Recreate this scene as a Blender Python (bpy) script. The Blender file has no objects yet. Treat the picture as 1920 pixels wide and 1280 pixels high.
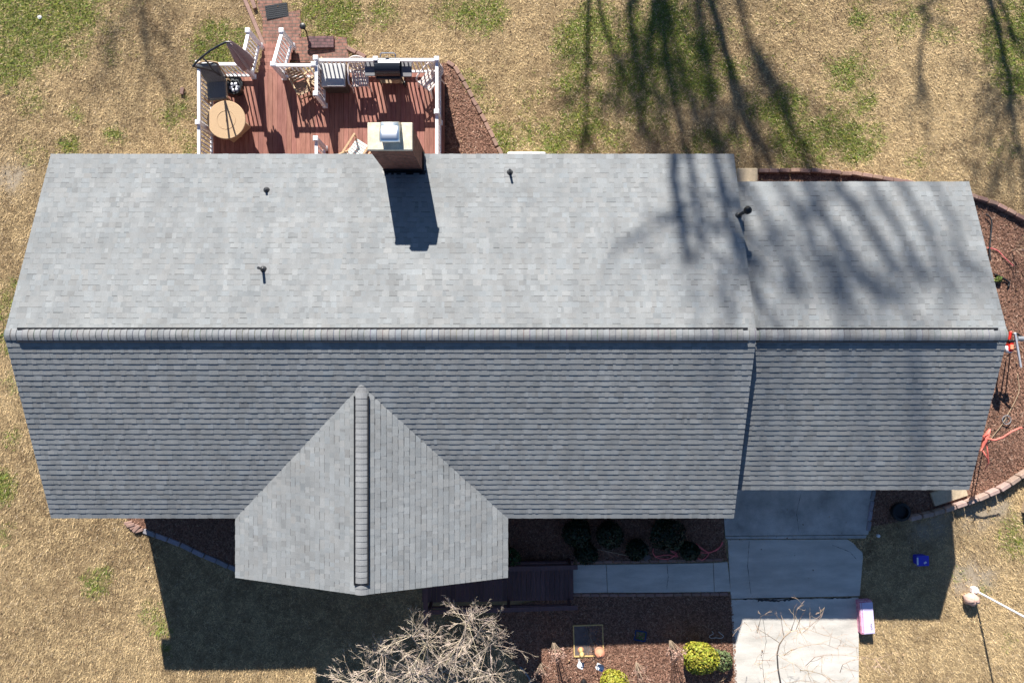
import bpy, math, random
import numpy as np
from mathutils import Vector, Matrix, Euler
R = math.radians
rnd = random.Random(7)
SC = bpy.context.scene
COL = SC.collection

# ------------------------------------------------------------------ camera, sky, sun, exposure
CAMZ = 20.5
cam = bpy.data.cameras.new('camera'); cam.sensor_width = 36; cam.lens = 24; cam.clip_end = 1000; cam.clip_start = .1
camo = bpy.data.objects.new('camera', cam); COL.objects.link(camo); camo.location = (0, 0, CAMZ); camo.rotation_euler = (0, 0, 0)
SC.camera = camo
LX, LY = -.349, 1.64                        # towards the sun: (LX, LY, 1)
w = bpy.data.worlds.new('World'); SC.world = w; w.use_nodes = True
nt = w.node_tree
bg = nt.nodes['Background']; sky = nt.nodes.new('ShaderNodeTexSky'); sky.sky_type = 'NISHITA'; sky.sun_disc = False
sky.sun_elevation = math.atan2(1, math.hypot(LX, LY)); sky.sun_rotation = math.atan2(LX, LY)
sky.altitude = 800; sky.air_density = 1.0; sky.dust_density = 0; sky.ozone_density = 5.0
nt.links.new(sky.outputs[0], bg.inputs[0]); bg.inputs[1].default_value = .052
sl = bpy.data.lights.new('sun', 'SUN'); sl.energy = 5.0; sl.angle = R(.53); sl.color = (1, .955, .885)
so = bpy.data.objects.new('sun', sl); COL.objects.link(so); so.location = (-10, 40, 30)
so.rotation_euler = Vector((-LX, -LY, -1)).to_track_quat('-Z', 'Y').to_euler()
SC.view_settings.view_transform = 'Standard'; SC.view_settings.look = 'None'
SC.view_settings.exposure = 1.1; SC.view_settings.gamma = 1; SC.view_settings.use_curve_mapping = False

# ------------------------------------------------------------------ where things are
def gz(x):                                   # the plot falls gently towards the left
    t = min(1, max(0, (5 - x) / 14)); return -.12 - .68 * t * t * (3 - 2 * t)
def gza(x):
    t = np.clip((5 - x) / 14, 0, 1); return -.12 - .68 * t * t * (3 - 2 * t)
def W(px, py, z=0.):
    d = (CAMZ - z) / 1280; return Vector(((px - 960) * d, (640 - py) * d, z))
def G(px, py, dz=0.):
    z = 0
    for _ in range(6): z = gz((px - 960) * (CAMZ - z) / 1280)
    v = W(px, py, z); v.z += dz; return v
ZR, ZE, YR = 4.30, 2.65, .15
SM = .347
def main_z(y): return ZR - SM * abs(y - YR)
def gar_z(y): return 4.05 - .349 * abs(y - YR)
GX, GS, GZ = -3.67, .347, 3.88
def gab_z(x): return GZ - GS * abs(x - GX)
def onroof(px, py, f):
    z = 3.5
    for _ in range(12): z = f((640 - py) * (CAMZ - z) / 1280)
    return W(px, py, z)

# ------------------------------------------------------------------ materials
def lin(c): return tuple(((v / 255) / 12.92 if v / 255 < .04045 else ((v / 255 + .055) / 1.055) ** 2.4) for v in c)
def mat(name, col, rough=.8, var=.18, scale=6, bump=0, bscale=60, metal=0, tint=None, col2=None, spec=.3, fine=0, stretch=(1, 1, 1), coat=0):
    m = bpy.data.materials.new(name); m.use_nodes = True; N = m.node_tree.nodes; Lk = m.node_tree.links.new
    b = N['Principled BSDF']; b.inputs['Roughness'].default_value = rough; b.inputs['Metallic'].default_value = metal
    b.inputs['Specular IOR Level'].default_value = spec; b.inputs['Coat Weight'].default_value = coat
    tc = N.new('ShaderNodeTexCoord'); mp = N.new('ShaderNodeMapping'); mp.inputs['Scale'].default_value = stretch
    Lk(tc.outputs['Object'], mp.inputs[0])
    no = N.new('ShaderNodeTexNoise'); no.inputs['Scale'].default_value = scale; no.inputs['Detail'].default_value = 6; no.inputs['Roughness'].default_value = .65
    Lk(mp.outputs[0], no.inputs[0])
    cr = N.new('ShaderNodeValToRGB'); cr.color_ramp.elements[0].position = .3; cr.color_ramp.elements[1].position = .7
    c2 = col2 or tuple(min(1, v * (1 + var)) for v in col); c1 = col if col2 else tuple(v * (1 - var) for v in col)
    cr.color_ramp.elements[0].color = (*c1, 1); cr.color_ramp.elements[1].color = (*c2, 1)
    Lk(no.outputs[0], cr.inputs[0]); out = cr.outputs[0]
    if fine:
        n2 = N.new('ShaderNodeTexNoise'); n2.inputs['Scale'].default_value = 90; n2.inputs['Detail'].default_value = 3
        Lk(mp.outputs[0], n2.inputs[0])
        mr = N.new('ShaderNodeMapRange'); mr.inputs[1].default_value = .3; mr.inputs[2].default_value = .7; mr.inputs[3].default_value = 1 - fine; mr.inputs[4].default_value = 1 + fine
        Lk(n2.outputs[0], mr.inputs[0])
        mx = N.new('ShaderNodeMix'); mx.data_type = 'RGBA'; mx.blend_type = 'MULTIPLY'; mx.inputs[0].default_value = 1
        Lk(out, mx.inputs[6]); Lk(mr.outputs[0], mx.inputs[7]); out = mx.outputs[2]
    if tint:
        at = N.new('ShaderNodeAttribute'); at.attribute_name = tint
        mx = N.new('ShaderNodeMix'); mx.data_type = 'RGBA'; mx.blend_type = 'MULTIPLY'; mx.inputs[0].default_value = 1
        Lk(out, mx.inputs[6]); Lk(at.outputs['Color'], mx.inputs[7]); out = mx.outputs[2]
    Lk(out, b.inputs['Base Color'])
    if bump:
        n3 = N.new('ShaderNodeTexNoise'); n3.inputs['Scale'].default_value = bscale; n3.inputs['Detail'].default_value = 4
        Lk(mp.outputs[0], n3.inputs[0]); bp = N.new('ShaderNodeBump'); bp.inputs['Strength'].default_value = bump; bp.inputs['Distance'].default_value = .02
        Lk(n3.outputs[0], bp.inputs['Height']); Lk(bp.outputs[0], b.inputs['Normal'])
    return m
def brickmat(name, c1, c2, mortar, bw=.2, rh=.067, ms=.01, axis=None, bump=.3):
    m = mat(name, c1, .85, .2, 5); N = m.node_tree.nodes; Lk = m.node_tree.links.new; b = N['Principled BSDF']
    tc = N.new('ShaderNodeTexCoord'); br = N.new('ShaderNodeTexBrick'); br.inputs['Scale'].default_value = 1
    br.inputs['Brick Width'].default_value = bw; br.inputs['Row Height'].default_value = rh; br.inputs['Mortar Size'].default_value = ms
    br.inputs['Color1'].default_value = (*c1, 1); br.inputs['Color2'].default_value = (*c2, 1); br.inputs['Mortar'].default_value = (*mortar, 1)
    if axis == 'wall':                       # x+y along the wall, z up
        se = N.new('ShaderNodeSeparateXYZ'); ad = N.new('ShaderNodeMath'); cb = N.new('ShaderNodeCombineXYZ')
        Lk(tc.outputs['Object'], se.inputs[0]); Lk(se.outputs[0], ad.inputs[0]); Lk(se.outputs[1], ad.inputs[1])
        Lk(ad.outputs[0], cb.inputs[0]); Lk(se.outputs[2], cb.inputs[1]); Lk(cb.outputs[0], br.inputs[0])
    else: Lk(tc.outputs['Object'], br.inputs[0])
    no = N.new('ShaderNodeTexNoise'); no.inputs['Scale'].default_value = 9; no.inputs['Detail'].default_value = 5; Lk(tc.outputs['Object'], no.inputs[0])
    mr = N.new('ShaderNodeMapRange'); mr.inputs[1].default_value = .3; mr.inputs[2].default_value = .7; mr.inputs[3].default_value = .65; mr.inputs[4].default_value = 1.3; Lk(no.outputs[0], mr.inputs[0])
    mx = N.new('ShaderNodeMix'); mx.data_type = 'RGBA'; mx.blend_type = 'MULTIPLY'; mx.inputs[0].default_value = 1
    Lk(br.outputs[0], mx.inputs[6]); Lk(mr.outputs[0], mx.inputs[7]); Lk(mx.outputs[2], b.inputs['Base Color'])
    bp = N.new('ShaderNodeBump'); bp.inputs['Strength'].default_value = bump; bp.inputs['Distance'].default_value = .01; bp.invert = True
    Lk(br.outputs[1], bp.inputs['Height']); Lk(bp.outputs[0], b.inputs['Normal'])
    return m
def streaks(m, amount):
    N = m.node_tree.nodes; Lk = m.node_tree.links.new; b = N['Principled BSDF']; src = b.inputs['Base Color'].links[0].from_socket
    tc = N.new('ShaderNodeTexCoord'); mp = N.new('ShaderNodeMapping'); mp.inputs['Scale'].default_value = (2.2, .22, .22); no = N.new('ShaderNodeTexNoise'); no.inputs['Scale'].default_value = 1.6; no.inputs['Detail'].default_value = 5
    mr = N.new('ShaderNodeMapRange'); mr.inputs[1].default_value = .3; mr.inputs[2].default_value = .7; mr.inputs[3].default_value = 1 - amount; mr.inputs[4].default_value = 1 + amount
    mx = N.new('ShaderNodeMix'); mx.data_type = 'RGBA'; mx.blend_type = 'MULTIPLY'; mx.inputs[0].default_value = 1
    Lk(tc.outputs['Object'], mp.inputs[0]); Lk(mp.outputs[0], no.inputs[0]); Lk(no.outputs[0], mr.inputs[0]); Lk(src, mx.inputs[6]); Lk(mr.outputs[0], mx.inputs[7]); Lk(mx.outputs[2], b.inputs['Base Color'])
M = {}
M['shingle'] = mat('shingle', (.229, .238, .241), .92, .11, 1.0, .25, 220, tint='tint', spec=.15, fine=.16)
M['cap'] = mat('ridge_cap', (.21, .214, .218), .92, .14, 4, .25, 220, tint='tint', spec=.15, fine=.16)
streaks(M['shingle'], .07)
M['black'] = mat('black_plastic', (.012, .012, .014), .45, .2, 8, spec=.4)
M['rubber'] = mat('dark_rubber', (.03, .032, .036), .35, .3, 12, spec=.6)
M['maroon'] = mat('maroon_trim', (.12, .03, .035), .6, .2, 5)
M['soffit'] = mat('white_soffit', (.6, .6, .58), .7, .06, 4)
M['brick'] = brickmat('house_brick', (.13, .06, .045), (.09, .042, .035), (.16, .14, .12), axis='wall')
M['chimbrick'] = brickmat('chimney_brick', (.30, .115, .075), (.17, .065, .045), (.15, .09, .07), .19, .075, .012, 'wall')
M['crown'] = mat('mortar_crown', (.68, .60, .46), .9, .25, 7, .3, 50, fine=.15)
M['steel'] = mat('bright_steel', (.92, .94, .96), .33, .03, 3, metal=1)
M['white'] = mat('white_vinyl', (.8, .8, .82), .4, .03, 3, spec=.4)
M['deck'] = mat('deck_boards', (.20, .075, .052), .6, .2, 3, .15, 60, col2=(.35, .155, .115), tint='tint', stretch=(6, .7, 1), spec=.4)
M['plum'] = mat('plum_boards', (.14, .080, .080), .7, .2, 4, .1, 60, tint='tint', stretch=(6, .7, 1))
M['conc'] = mat('concrete', (.45, .425, .38), .9, .18, 1.3, .3, 40, fine=.14, stretch=(.6, 2.2, 1), col2=(.68, .64, .58))
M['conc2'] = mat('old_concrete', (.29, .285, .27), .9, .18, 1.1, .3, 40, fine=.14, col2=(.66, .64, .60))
M['paver'] = brickmat('red_pavers', (.30, .145, .105), (.22, .115, .09), (.13, .10, .08), .21, .105, .012)
M['edgeblock'] = mat('edging_block', (.30, .19, .155), .9, .2, 6, .35, 50, tint='tint', fine=.15)
M['mulch'] = mat('mulch', (.12, .064, .042), .95, .3, 9, .8, 45, col2=(.25, .14, .095), fine=.3)
M['chip'] = mat('mulch_chip', (1, 1, 1), .9, .05, 8, tint='tint')
M['blade'] = mat('grass_blade', (1, 1, 1), .85, .05, 8, tint='tint', spec=.1)
M['bark'] = mat('grey_bark', (.16, .13, .11), .9, .3, 10, .4, 30)
M['pale'] = mat('pale_bark', (.64, .56, .48), .85, .2, 9, tint='tint', spec=.15)
M['twig'] = mat('brown_twig', (.37, .29, .215), .85, .35, 14, tint='tint', spec=.15)
M['leaf'] = mat('leaf', (1, 1, 1), .6, .1, 8, tint='tint', spec=.3)
M['canvas'] = mat('mauve_canvas', (.42, .33, .32), .9, .12, 8)
M['metal'] = mat('dark_metal', (.03, .035, .04), .45, .2, 8, spec=.5)
M['wicker'] = mat('tan_weave', (.50, .35, .21), .75, .16, 40, .5, 70)
M['cush'] = mat('grey_cushion', (.20, .21, .21), .95, .4, 40, .4, 90)
M['wood'] = mat('tan_wood', (.50, .34, .20), .7, .2, 8, stretch=(1, 1, 5))
M['greywood'] = mat('weathered_wood', (.36, .27, .18), .85, .25, 8)
M['beige'] = mat('beige_plastic', (.68, .60, .56), .55, .08, 6)
M['grill'] = mat('grill_enamel', (.016, .02, .026), .22, .1, 4, spec=.6, coat=.4)
M['shelf'] = mat('grey_shelf', (.17, .17, .18), .6, .1, 6)
M['box'] = mat('grey_lid', (.50, .50, .49), .6, .08, 6)
M['boxbody'] = mat('dark_resin', (.06, .05, .045), .6, .2, 8)
M['chrome'] = mat('chrome', (.85, .85, .85), .2, .03, 5, metal=1)
M['palecush'] = mat('pale_blue_slats', (.60, .68, .66), .8, .1, 10)
M['lilac'] = mat('wrap_film', (.66, .58, .80), .4, .08, 9, spec=.5)
M['magenta'] = mat('magenta_film', (.45, .07, .17), .4, .35, 14, spec=.5, col2=(.72, .45, .55))
M['blue'] = mat('blue_plastic', (.03, .04, .55), .4, .12, 6, spec=.5)
M['label'] = mat('pale_label', (.7, .72, .76), .6, .08, 6)
M['rock'] = mat('pink_stone', (.52, .35, .29), .85, .25, 7, .5, 12)
M['coral'] = mat('coral_paint', (.72, .18, .14), .5, .18, 8)
M['red'] = mat('red_paint', (.65, .03, .02), .4, .15, 7, spec=.5)
M['orange'] = mat('orange_paint', (.85, .35, .2), .5, .15, 7)
M['hose'] = mat('red_hose', (.78, .17, .18), .5, .15, 8)
M['grey'] = mat('grey_metal', (.22, .23, .25), .5, .15, 8, spec=.5)
M['terra'] = mat('terracotta', (.55, .23, .14), .8, .15, 9)
M['yellow'] = mat('yellow_tan', (.62, .43, .18), .7, .2, 14)
M['green'] = mat('green_plastic', (.07, .22, .03), .6, .3, 12)
M['cover'] = mat('board_panel', (.14, .115, .11), .85, .3, 6)
M['dead'] = mat('black_rubber_mat', (.035, .038, .042), .85, .2, 8)
M['sand'] = mat('sandy_slab', (.55, .44, .30), .9, .2, 9, .3, 50)
M['paleblock'] = mat('pale_block', (.42, .31, .265), .9, .18, 6, .35, 50, tint='tint', fine=.15)
M['slate'] = mat('grey_block', (.26, .25, .28), .9, .2, 8, .3, 50, tint='tint')

# ------------------------------------------------------------------ mesh building
class MB:
    def __init__(s): s.v = []; s.f = []; s.c = []; s.smooth = False
    def face(s, pts, c=(1, 1, 1)):
        n = len(s.v); s.v += [tuple(p) for p in pts]; s.f.append(tuple(range(n, n + len(pts)))); s.c.append(c)
    def add(s, vs, fs, c=(1, 1, 1)):
        n = len(s.v); s.v += [tuple(p) for p in vs]
        for f in fs: s.f.append(tuple(i + n for i in f)); s.c.append(c)
    def box(s, ctr, size, rot=0, c=(1, 1, 1), eul=None, bev=0, taper=1.0):
        x, y, z = (k / 2 for k in size); m = (Euler(eul).to_matrix() if eul else Matrix.Rotation(rot, 3, 'Z')); ctr = Vector(ctr)
        b = min(bev, x * .6, y * .6, z * .6)
        if b <= 0:
            vs = [(i * x * (taper if k > 0 else 1), j * y * (taper if k > 0 else 1), k * z) for k in (-1, 1) for j in (-1, 1) for i in (-1, 1)]
            fs = [(0, 2, 3, 1), (4, 5, 7, 6), (0, 1, 5, 4), (2, 6, 7, 3), (0, 4, 6, 2), (1, 3, 7, 5)]
        else:
            vs = []; rings = [(-z, x - b, y - b, b), (-z + b, x, y, b), (z - b, x * taper, y * taper, b), (z, (x - b) * taper, (y - b) * taper, b)]
            for zz, a, d, q in rings:
                for (i, j, flip) in ((-1, -1, 0), (1, -1, 1), (1, 1, 0), (-1, 1, 1)):
                    p1 = (i * a, j * (d - q), zz); p2 = (i * (a - q), j * d, zz)
                    vs += [p1, p2] if not flip else [p2, p1]
            fs = [tuple(range(7, -1, -1)), tuple(range(24, 32))]
            for r in range(3):
                for k in range(8): fs.append((r * 8 + k, r * 8 + (k + 1) % 8, r * 8 + 8 + (k + 1) % 8, r * 8 + 8 + k))
        s.add([m @ Vector(p) + ctr for p in vs], fs, c)
    def bar(s, p0, p1, wd, ht, c=(1, 1, 1)):       # rectangular bar between two points
        p0 = Vector(p0); p1 = Vector(p1); d = (p1 - p0); L = d.length; d.normalize()
        up = Vector((0, 0, 1)) if abs(d.z) < .95 else Vector((0, 1, 0))
        a = d.cross(up).normalized(); u = a.cross(d).normalized()
        vs = [p + a * i * wd / 2 + u * j * ht / 2 for p in (p0, p1) for j in (-1, 1) for i in (-1, 1)]
        s.add(vs, [(0, 1, 3, 2), (4, 6, 7, 5), (0, 4, 5, 1), (2, 3, 7, 6), (0, 2, 6, 4), (1, 5, 7, 3)], c)
    def tube(s, pts, rad, n=6, c=(1, 1, 1), cap=True):
        pts = [Vector(p) for p in pts]; k = len(pts)
        if not hasattr(rad, '__len__'): rad = [rad] * k
        prev = None; vs = []
        for i, p in enumerate(pts):
            d = (pts[min(i + 1, k - 1)] - pts[max(i - 1, 0)])
            d = d.normalized() if d.length > 1e-9 else Vector((0, 0, 1))
            if prev is None: a = d.cross(Vector((0, 0, 1)) if abs(d.z) < .9 else Vector((1, 0, 0))).normalized()
            else:
                a = prev - d * prev.dot(d); a = a.normalized() if a.length > 1e-6 else d.orthogonal().normalized()
            prev = a; b = d.cross(a)
            for j in range(n):
                t = 2 * math.pi * j / n; vs.append(p + (a * math.cos(t) + b * math.sin(t)) * rad[i])
        fs = [(i * n + j, i * n + (j + 1) % n, i * n + n + (j + 1) % n, i * n + n + j) for i in range(k - 1) for j in range(n)]
        if cap: fs += [tuple(range(n - 1, -1, -1)), tuple(range((k - 1) * n, k * n))]
        s.add(vs, fs, c)
    def lathe(s, prof, ctr=(0, 0, 0), n=24, c=(1, 1, 1), sx=1, sy=1):
        vs = [(ctr[0] + r * math.cos(2 * math.pi * j / n) * sx, ctr[1] + r * math.sin(2 * math.pi * j / n) * sy, ctr[2] + z) for r, z in prof for j in range(n)]
        k = len(prof); fs = [(i * n + j, i * n + (j + 1) % n, i * n + n + (j + 1) % n, i * n + n + j) for i in range(k - 1) for j in range(n)]
        fs += [tuple(range(n - 1, -1, -1)), tuple(range((k - 1) * n, k * n))]
        s.add(vs, fs, c)
    def build(s, name, m, parent=None, world=False, smooth=False):
        off = Vector((0, 0, 0)); own = Vector((0, 0, 0))
        if parent is not None and world:
            q = parent
            while q is not None: off += Vector(q.location); q = q.parent
        if parent is None:
            a = np.array(s.v); own = Vector(((a[:, 0].min() + a[:, 0].max()) / 2, (a[:, 1].min() + a[:, 1].max()) / 2, a[:, 2].min())); off = own
        me = bpy.data.meshes.new(name); me.from_pydata([(x - off.x, y - off.y, z - off.z) for x, y, z in s.v], [], s.f)
        at = me.attributes.new('tint', 'FLOAT_COLOR', 'FACE')
        at.data.foreach_set('color', np.array([(*c, 1) for c in s.c], dtype=np.float32).ravel())
        me.materials.append(m)
        if smooth: me.polygons.foreach_set('use_smooth', np.ones(len(me.polygons), dtype=bool))
        me.update(); o = bpy.data.objects.new(name, me); COL.objects.link(o); o.location = own
        if parent is not None: o.parent = parent
        return o
def tag(o, label, cat, group=None):
    o['label'] = label; o['category'] = cat
    if group: o['group'] = group
    return o
def thing(name, label, cat, loc=(0, 0, 0), rot=0, group=None):
    o = bpy.data.objects.new(name, None); COL.objects.link(o); o.empty_display_size = .1
    o.location = loc; o.rotation_euler = rot if hasattr(rot, '__len__') else (0, 0, rot)
    return tag(o, label, cat, group)
def struct(o, kind='structure'): o['kind'] = kind; return o
def dup(root, loc, rot=None, label=None, scale=None):
    def cp(o, par):
        c = o.copy(); COL.objects.link(c)
        if par is not None: c.parent = par
        for ch in list(o.children): cp(ch, c)
        return c
    r = cp(root, None); r.location = loc
    if rot is not None: r.rotation_euler = rot if hasattr(rot, '__len__') else (0, 0, rot)
    if scale is not None: r.scale = scale
    if label: r['label'] = label
    return r

# ------------------------------------------------------------------ zones on the ground (world polygons)
def P(*pp): return [tuple(G(x, y).xy) for x, y in pp]
HOUSE = [(-11.9, -4.2), (-7, -4.2), (-7, -5.9), (-.2, -5.9), (-.2, -4.2), (5.6, -4.2), (5.6, -3.4), (11.7, -3.4), (11.7, 3.8), (5.6, 3.8), (5.6, 4.5), (-11.9, 4.5)]
BED_FRONT = P((940, 940), (1362, 940), (1356, 1003), (1363, 1049), (1075, 1053), (940, 1062))
BED_WALK = P((1000, 1300), (985, 1262), (960, 1236), (935, 1210), (930, 1140), (1072, 1115), (1369, 1112), (1378, 1200), (1381, 1310), (1005, 1310))
BED_LEFT = P((232, 965), (262, 986), (290, 1003), (345, 1022), (443, 1066), (470, 1075), (470, 940), (235, 940))
BED_GAR = P((1634, 905), (1624, 986), (1648, 984), (1700, 973), (1760, 956), (1800, 944), (1790, 905))
_curve_top = [(1790, 352), (1826, 373), (1855, 382), (1880, 393), (1905, 408), (1930, 425), (1965, 455), (2000, 520)]
_curve_bot = [(2000, 780), (1965, 840), (1935, 875), (1905, 893), (1880, 907), (1850, 922), (1820, 933), (1790, 944), (1770, 950)]
BED_RIGHT = P(*_curve_top, *_curve_bot, (1770, 890), (1770, 360))
BED_BACK = P((1400, 330), (1450, 325), (1520, 326), (1600, 330), (1660, 338), (1720, 350), (1720, 380), (1400, 380))
BED_DECK = P((822, 118), (842, 120), (858, 140), (880, 182), (905, 228), (938, 288), (945, 330), (822, 330))
MULCH = [BED_FRONT, BED_WALK, BED_LEFT, BED_GAR, BED_RIGHT, BED_BACK, BED_DECK]
DRIVE = [P((1350, 880), (1650, 880), (1640, 917), (1626, 1001), (1359, 1003)),
         P((1364, 1011), (1588, 1010), (1600, 1018), (1606, 1026), (1616, 1034), (1617, 1045), (1611, 1116), (1370, 1121)),
         P((1370, 1123), (1609, 1119), (1609, 1320), (1379, 1320))]
STRIP = P((1359, 1004.5), (1624, 1002.5), (1622, 1008), (1361, 1009.5))
WALK = [P((1074, 1058), (1136, 1057), (1138, 1109), (1075, 1110)), P((1137, 1057), (1336, 1054), (1338, 1108), (1139, 1109)), P((1337, 1054), (1363, 1052), (1369, 1107), (1339, 1108))]
PATH = [P((493, 34), (563, 20), (567, 115), (493, 118)), P((484, -30), (525, -30), (532, 25), (492, 34), (483, 10)), P((556, 71), (650, 70), (655, 118), (556, 118))]
DECKP = [(-9.05, 4.3), (-2.1, 4.3), (-2.1, 8.1), (-9.05, 8.1)]
PORCH = P((790, 1040), (1075, 1055), (1075, 1135), (790, 1155))
def inpoly(x, y, poly):
    r = np.zeros(x.shape, bool); n = len(poly)
    for i in range(n):
        (x1, y1), (x2, y2) = poly[i], poly[(i + 1) % n]
        if y1 == y2: continue
        c = ((y1 > y) != (y2 > y)) & (x < (x2 - x1) * (y - y1) / (y2 - y1) + x1); r ^= c
    return r
def vnoise(x, y, sc, seed=0):
    x = np.asarray(x) * sc + 1000.3; y = np.asarray(y) * sc + 1000.7; i = np.floor(x).astype(np.int64); j = np.floor(y).astype(np.int64); fx = x - i; fy = y - j
    fx = fx * fx * (3 - 2 * fx); fy = fy * fy * (3 - 2 * fy)
    def h(a, b):
        k = (a * 374761393 + b * 668265263 + seed * 974711) & 0xffffffff; k = ((k ^ (k >> 13)) * 1274126177) & 0xffffffff
        return ((k ^ (k >> 16)) & 0xffff) / 65535.
    return (h(i, j) * (1 - fx) + h(i + 1, j) * fx) * (1 - fy) + (h(i, j + 1) * (1 - fx) + h(i + 1, j + 1) * fx) * fy
def fbm(x, y, sc, seed=0, o=4):
    r = 0; a = .5; t = 0
    for k in range(o): r = r + a * vnoise(x, y, sc * 2 ** k, seed + k); t += a; a *= .55
    return r / t
GREEN = [(20, 40, 75, 1), (60, 60, 60, .8), (20, 110, 60, .8), (120, 20, 55, .7), (95, 0, 60, .7), (60, 95, 45, .5), (140, 95, 40, .3), (205, 105, 25, .2), (405, 85, 45, .8), (440, 70, 35, .5),
         (640, 30, 40, .7), (600, 20, 40, .5), (720, 25, 35, .5), (660, 75, 30, .5), (880, 20, 45, .6), (915, 28, 35, .8), (845, 15, 40, .5), (1085, 75, 38, 1), (1110, 60, 40, .9), (1150, 105, 50, .55), (1060, 90, 30, .6), (1240, 60, 45, 1), (1255, 30, 40, .8),
         (1220, 100, 60, .8), (1290, 90, 40, .7), (1180, 150, 70, .55), (1100, 150, 70, .5), (1090, 235, 55, .6), (1060, 240, 35, .6), (1190, 180, 60, .6), (1150, 170, 60, .4), (1325, 165, 26, .9), (1305, 150, 25, .8), (1365, 130, 20, .6), (1260, 150, 60, .4), (1300, 110, 35, .5),
         (1140, 250, 50, .4), (1230, 230, 40, .4), (1000, 180, 90, .25), (900, 200, 50, .4), (885, 160, 40, .4), (935, 262, 30, .9), (990, 268, 40, .5), (1045, 272, 50, .7), (1110, 272, 30, .4), (1320, 272, 40, .5), (1370, 265, 35, .45), (1580, 140, 28, .9), (1610, 140, 25, .4), (1600, 248, 26, .8), (1580, 255, 30, .8),
         (1605, 268, 22, .9), (1622, 280, 20, .9), (1595, 285, 22, .8), (1550, 240, 30, .6), (1625, 195, 24, .6), (1605, 210, 22, .5), (1490, 195, 24, .6), (1460, 212, 30, .9), (1470, 240, 30, .8), (1500, 270, 45, .9), (1525, 285, 35, .6), (1420, 200, 25, .4), (1640, 250, 25, .5), (1555, 180, 50, .25), (1610, 38, 20, .5),
         (1885, 130, 40, .7), (1910, 145, 40, .8), (1915, 45, 40, .7), (1870, 95, 30, .6), (1895, 20, 40, .6), (1700, 40, 30, .3), (1770, 70, 25, .3), (1840, 100, 20, .4), (1720, 300, 45, .3), (1890, 280, 60, .25),
         (180, 1090, 30, .6), (190, 1075, 26, .4), (0, 910, 28, .9), (5, 1000, 30, .4), (285, 1150, 30, .5), (305, 1180, 22, .5), (315, 1215, 16, .6), (20, 820, 30, .3), (15, 640, 30, .5), (25, 580, 30, .5), (30, 540, 30, .3), (30, 720, 26, .35),
         (1895, 985, 45, .35), (1905, 1020, 35, .45), (1870, 1010, 40, .2), (1800, 1075, 18, .6), (1848, 1100, 14, .7), (1890, 1200, 30, .25), (1480, 1240, 20, .1), (340, 205, 26, .6), (320, 215, 30, .5), (350, 270, 40, .35), (215, 255, 24, .6), (130, 275, 25, .6), (140, 215, 25, .4), (60, 190, 40, .4), (30, 150, 40, .4), (60, 290, 40, .35), (1200, 40, 30, .5), (570, 90, 20, .5)]
GW = [(*G(x, y).xy, r * .0165, a) for x, y, r, a in GREEN]
def green_mask(x, y):
    g = np.zeros(np.shape(x))
    for cx, cy, r, a in GW: g = np.maximum(g, a * np.exp(-(((x - cx) ** 2 + (y - cy) ** 2) / (r * r * 1.25))))
    n = fbm(x, y, 2.6, 11); n2 = vnoise(x, y, 7, 21)
    base = np.clip((fbm(x, y, .35, 5) - .52) * 1.6, 0, .22) * np.clip((y + 4) / 8, .25, 1)
    n3 = fbm(x, y, 1.1, 71, 3); m = (g * 1.2 + base) * (.25 + .55 * n + .55 * n3 + .75 * (n2 - .5)) * 1.45
    return np.clip((m - .27) * 1.3, 0, .85)
def dry_shade_tone(x, y):                          # 0 pale straw .. 1 brown: thatch, and tree shade painted into the colour
    t = fbm(x, y, .45, 31) * .7 + fbm(x, y, 3, 41) * .45 - .12
    t = t + .34 * np.exp(-(((x + 11.5) / 3.2) ** 2 + ((y + 4) / 4) ** 2)) + .22 * np.exp(-(((x + 11) / 2.5) ** 2 + ((y - 9.3) / 2.2) ** 2)) + .15 * np.exp(-(((x - 9) / 3) ** 2 + ((y - 9.5) / 1.6) ** 2)) - .25 * np.exp(-(((x - 11.5) / 2.6) ** 2 + ((y - 7.8) / 2) ** 2))  # browning at upper left and upper right stands in for soft tree shade
    t = t - .12 * np.exp(-(((x - 13) / 3) ** 2 + ((y + 9) / 2) ** 2)) - .10 * np.exp(-(((x + 8) / 2.5) ** 2 + ((y - 6) / 2) ** 2))
    return np.clip(t, 0, 1)
STRAW = np.array((.69, .515, .285)); THATCH = np.array((.23, .155, .085)); GRN = np.array((.19, .235, .055)); SOIL = np.array((.40, .33, .25))

# ground: one sheet to the horizon, dense where the photograph looks
def axis(a, b, st, far):
    c = list(np.arange(a, b + 1e-6, st)); e = []; s = st
    while (e[-1] if e else b) < far: s *= 1.5; e.append((e[-1] if e else b) + s)
    e2 = []; s = st
    while (e2[-1] if e2 else a) > -far: s *= 1.5; e2.append((e2[-1] if e2 else a) - s)
    return np.array(e2[::-1] + c + e)
xs = axis(-20, 19.5, .1, 300); ys = axis(-13.6, 14, .1, 300)
XX, YY = np.meshgrid(xs, ys); nx, ny = len(xs), len(ys)
ZZ = gza(XX) + .03 * (fbm(XX, YY, .5, 3) - .5) * ((np.abs(XX) > 12.5) | (YY > 8.5)) - .004
me = bpy.data.meshes.new('lawn'); V = np.stack([XX.ravel(), YY.ravel(), ZZ.ravel()], 1)
ii = (np.arange(ny - 1)[:, None] * nx + np.arange(nx - 1)[None]).ravel()
F = np.stack([ii, ii + 1, ii + nx + 1, ii + nx], 1)
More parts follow.
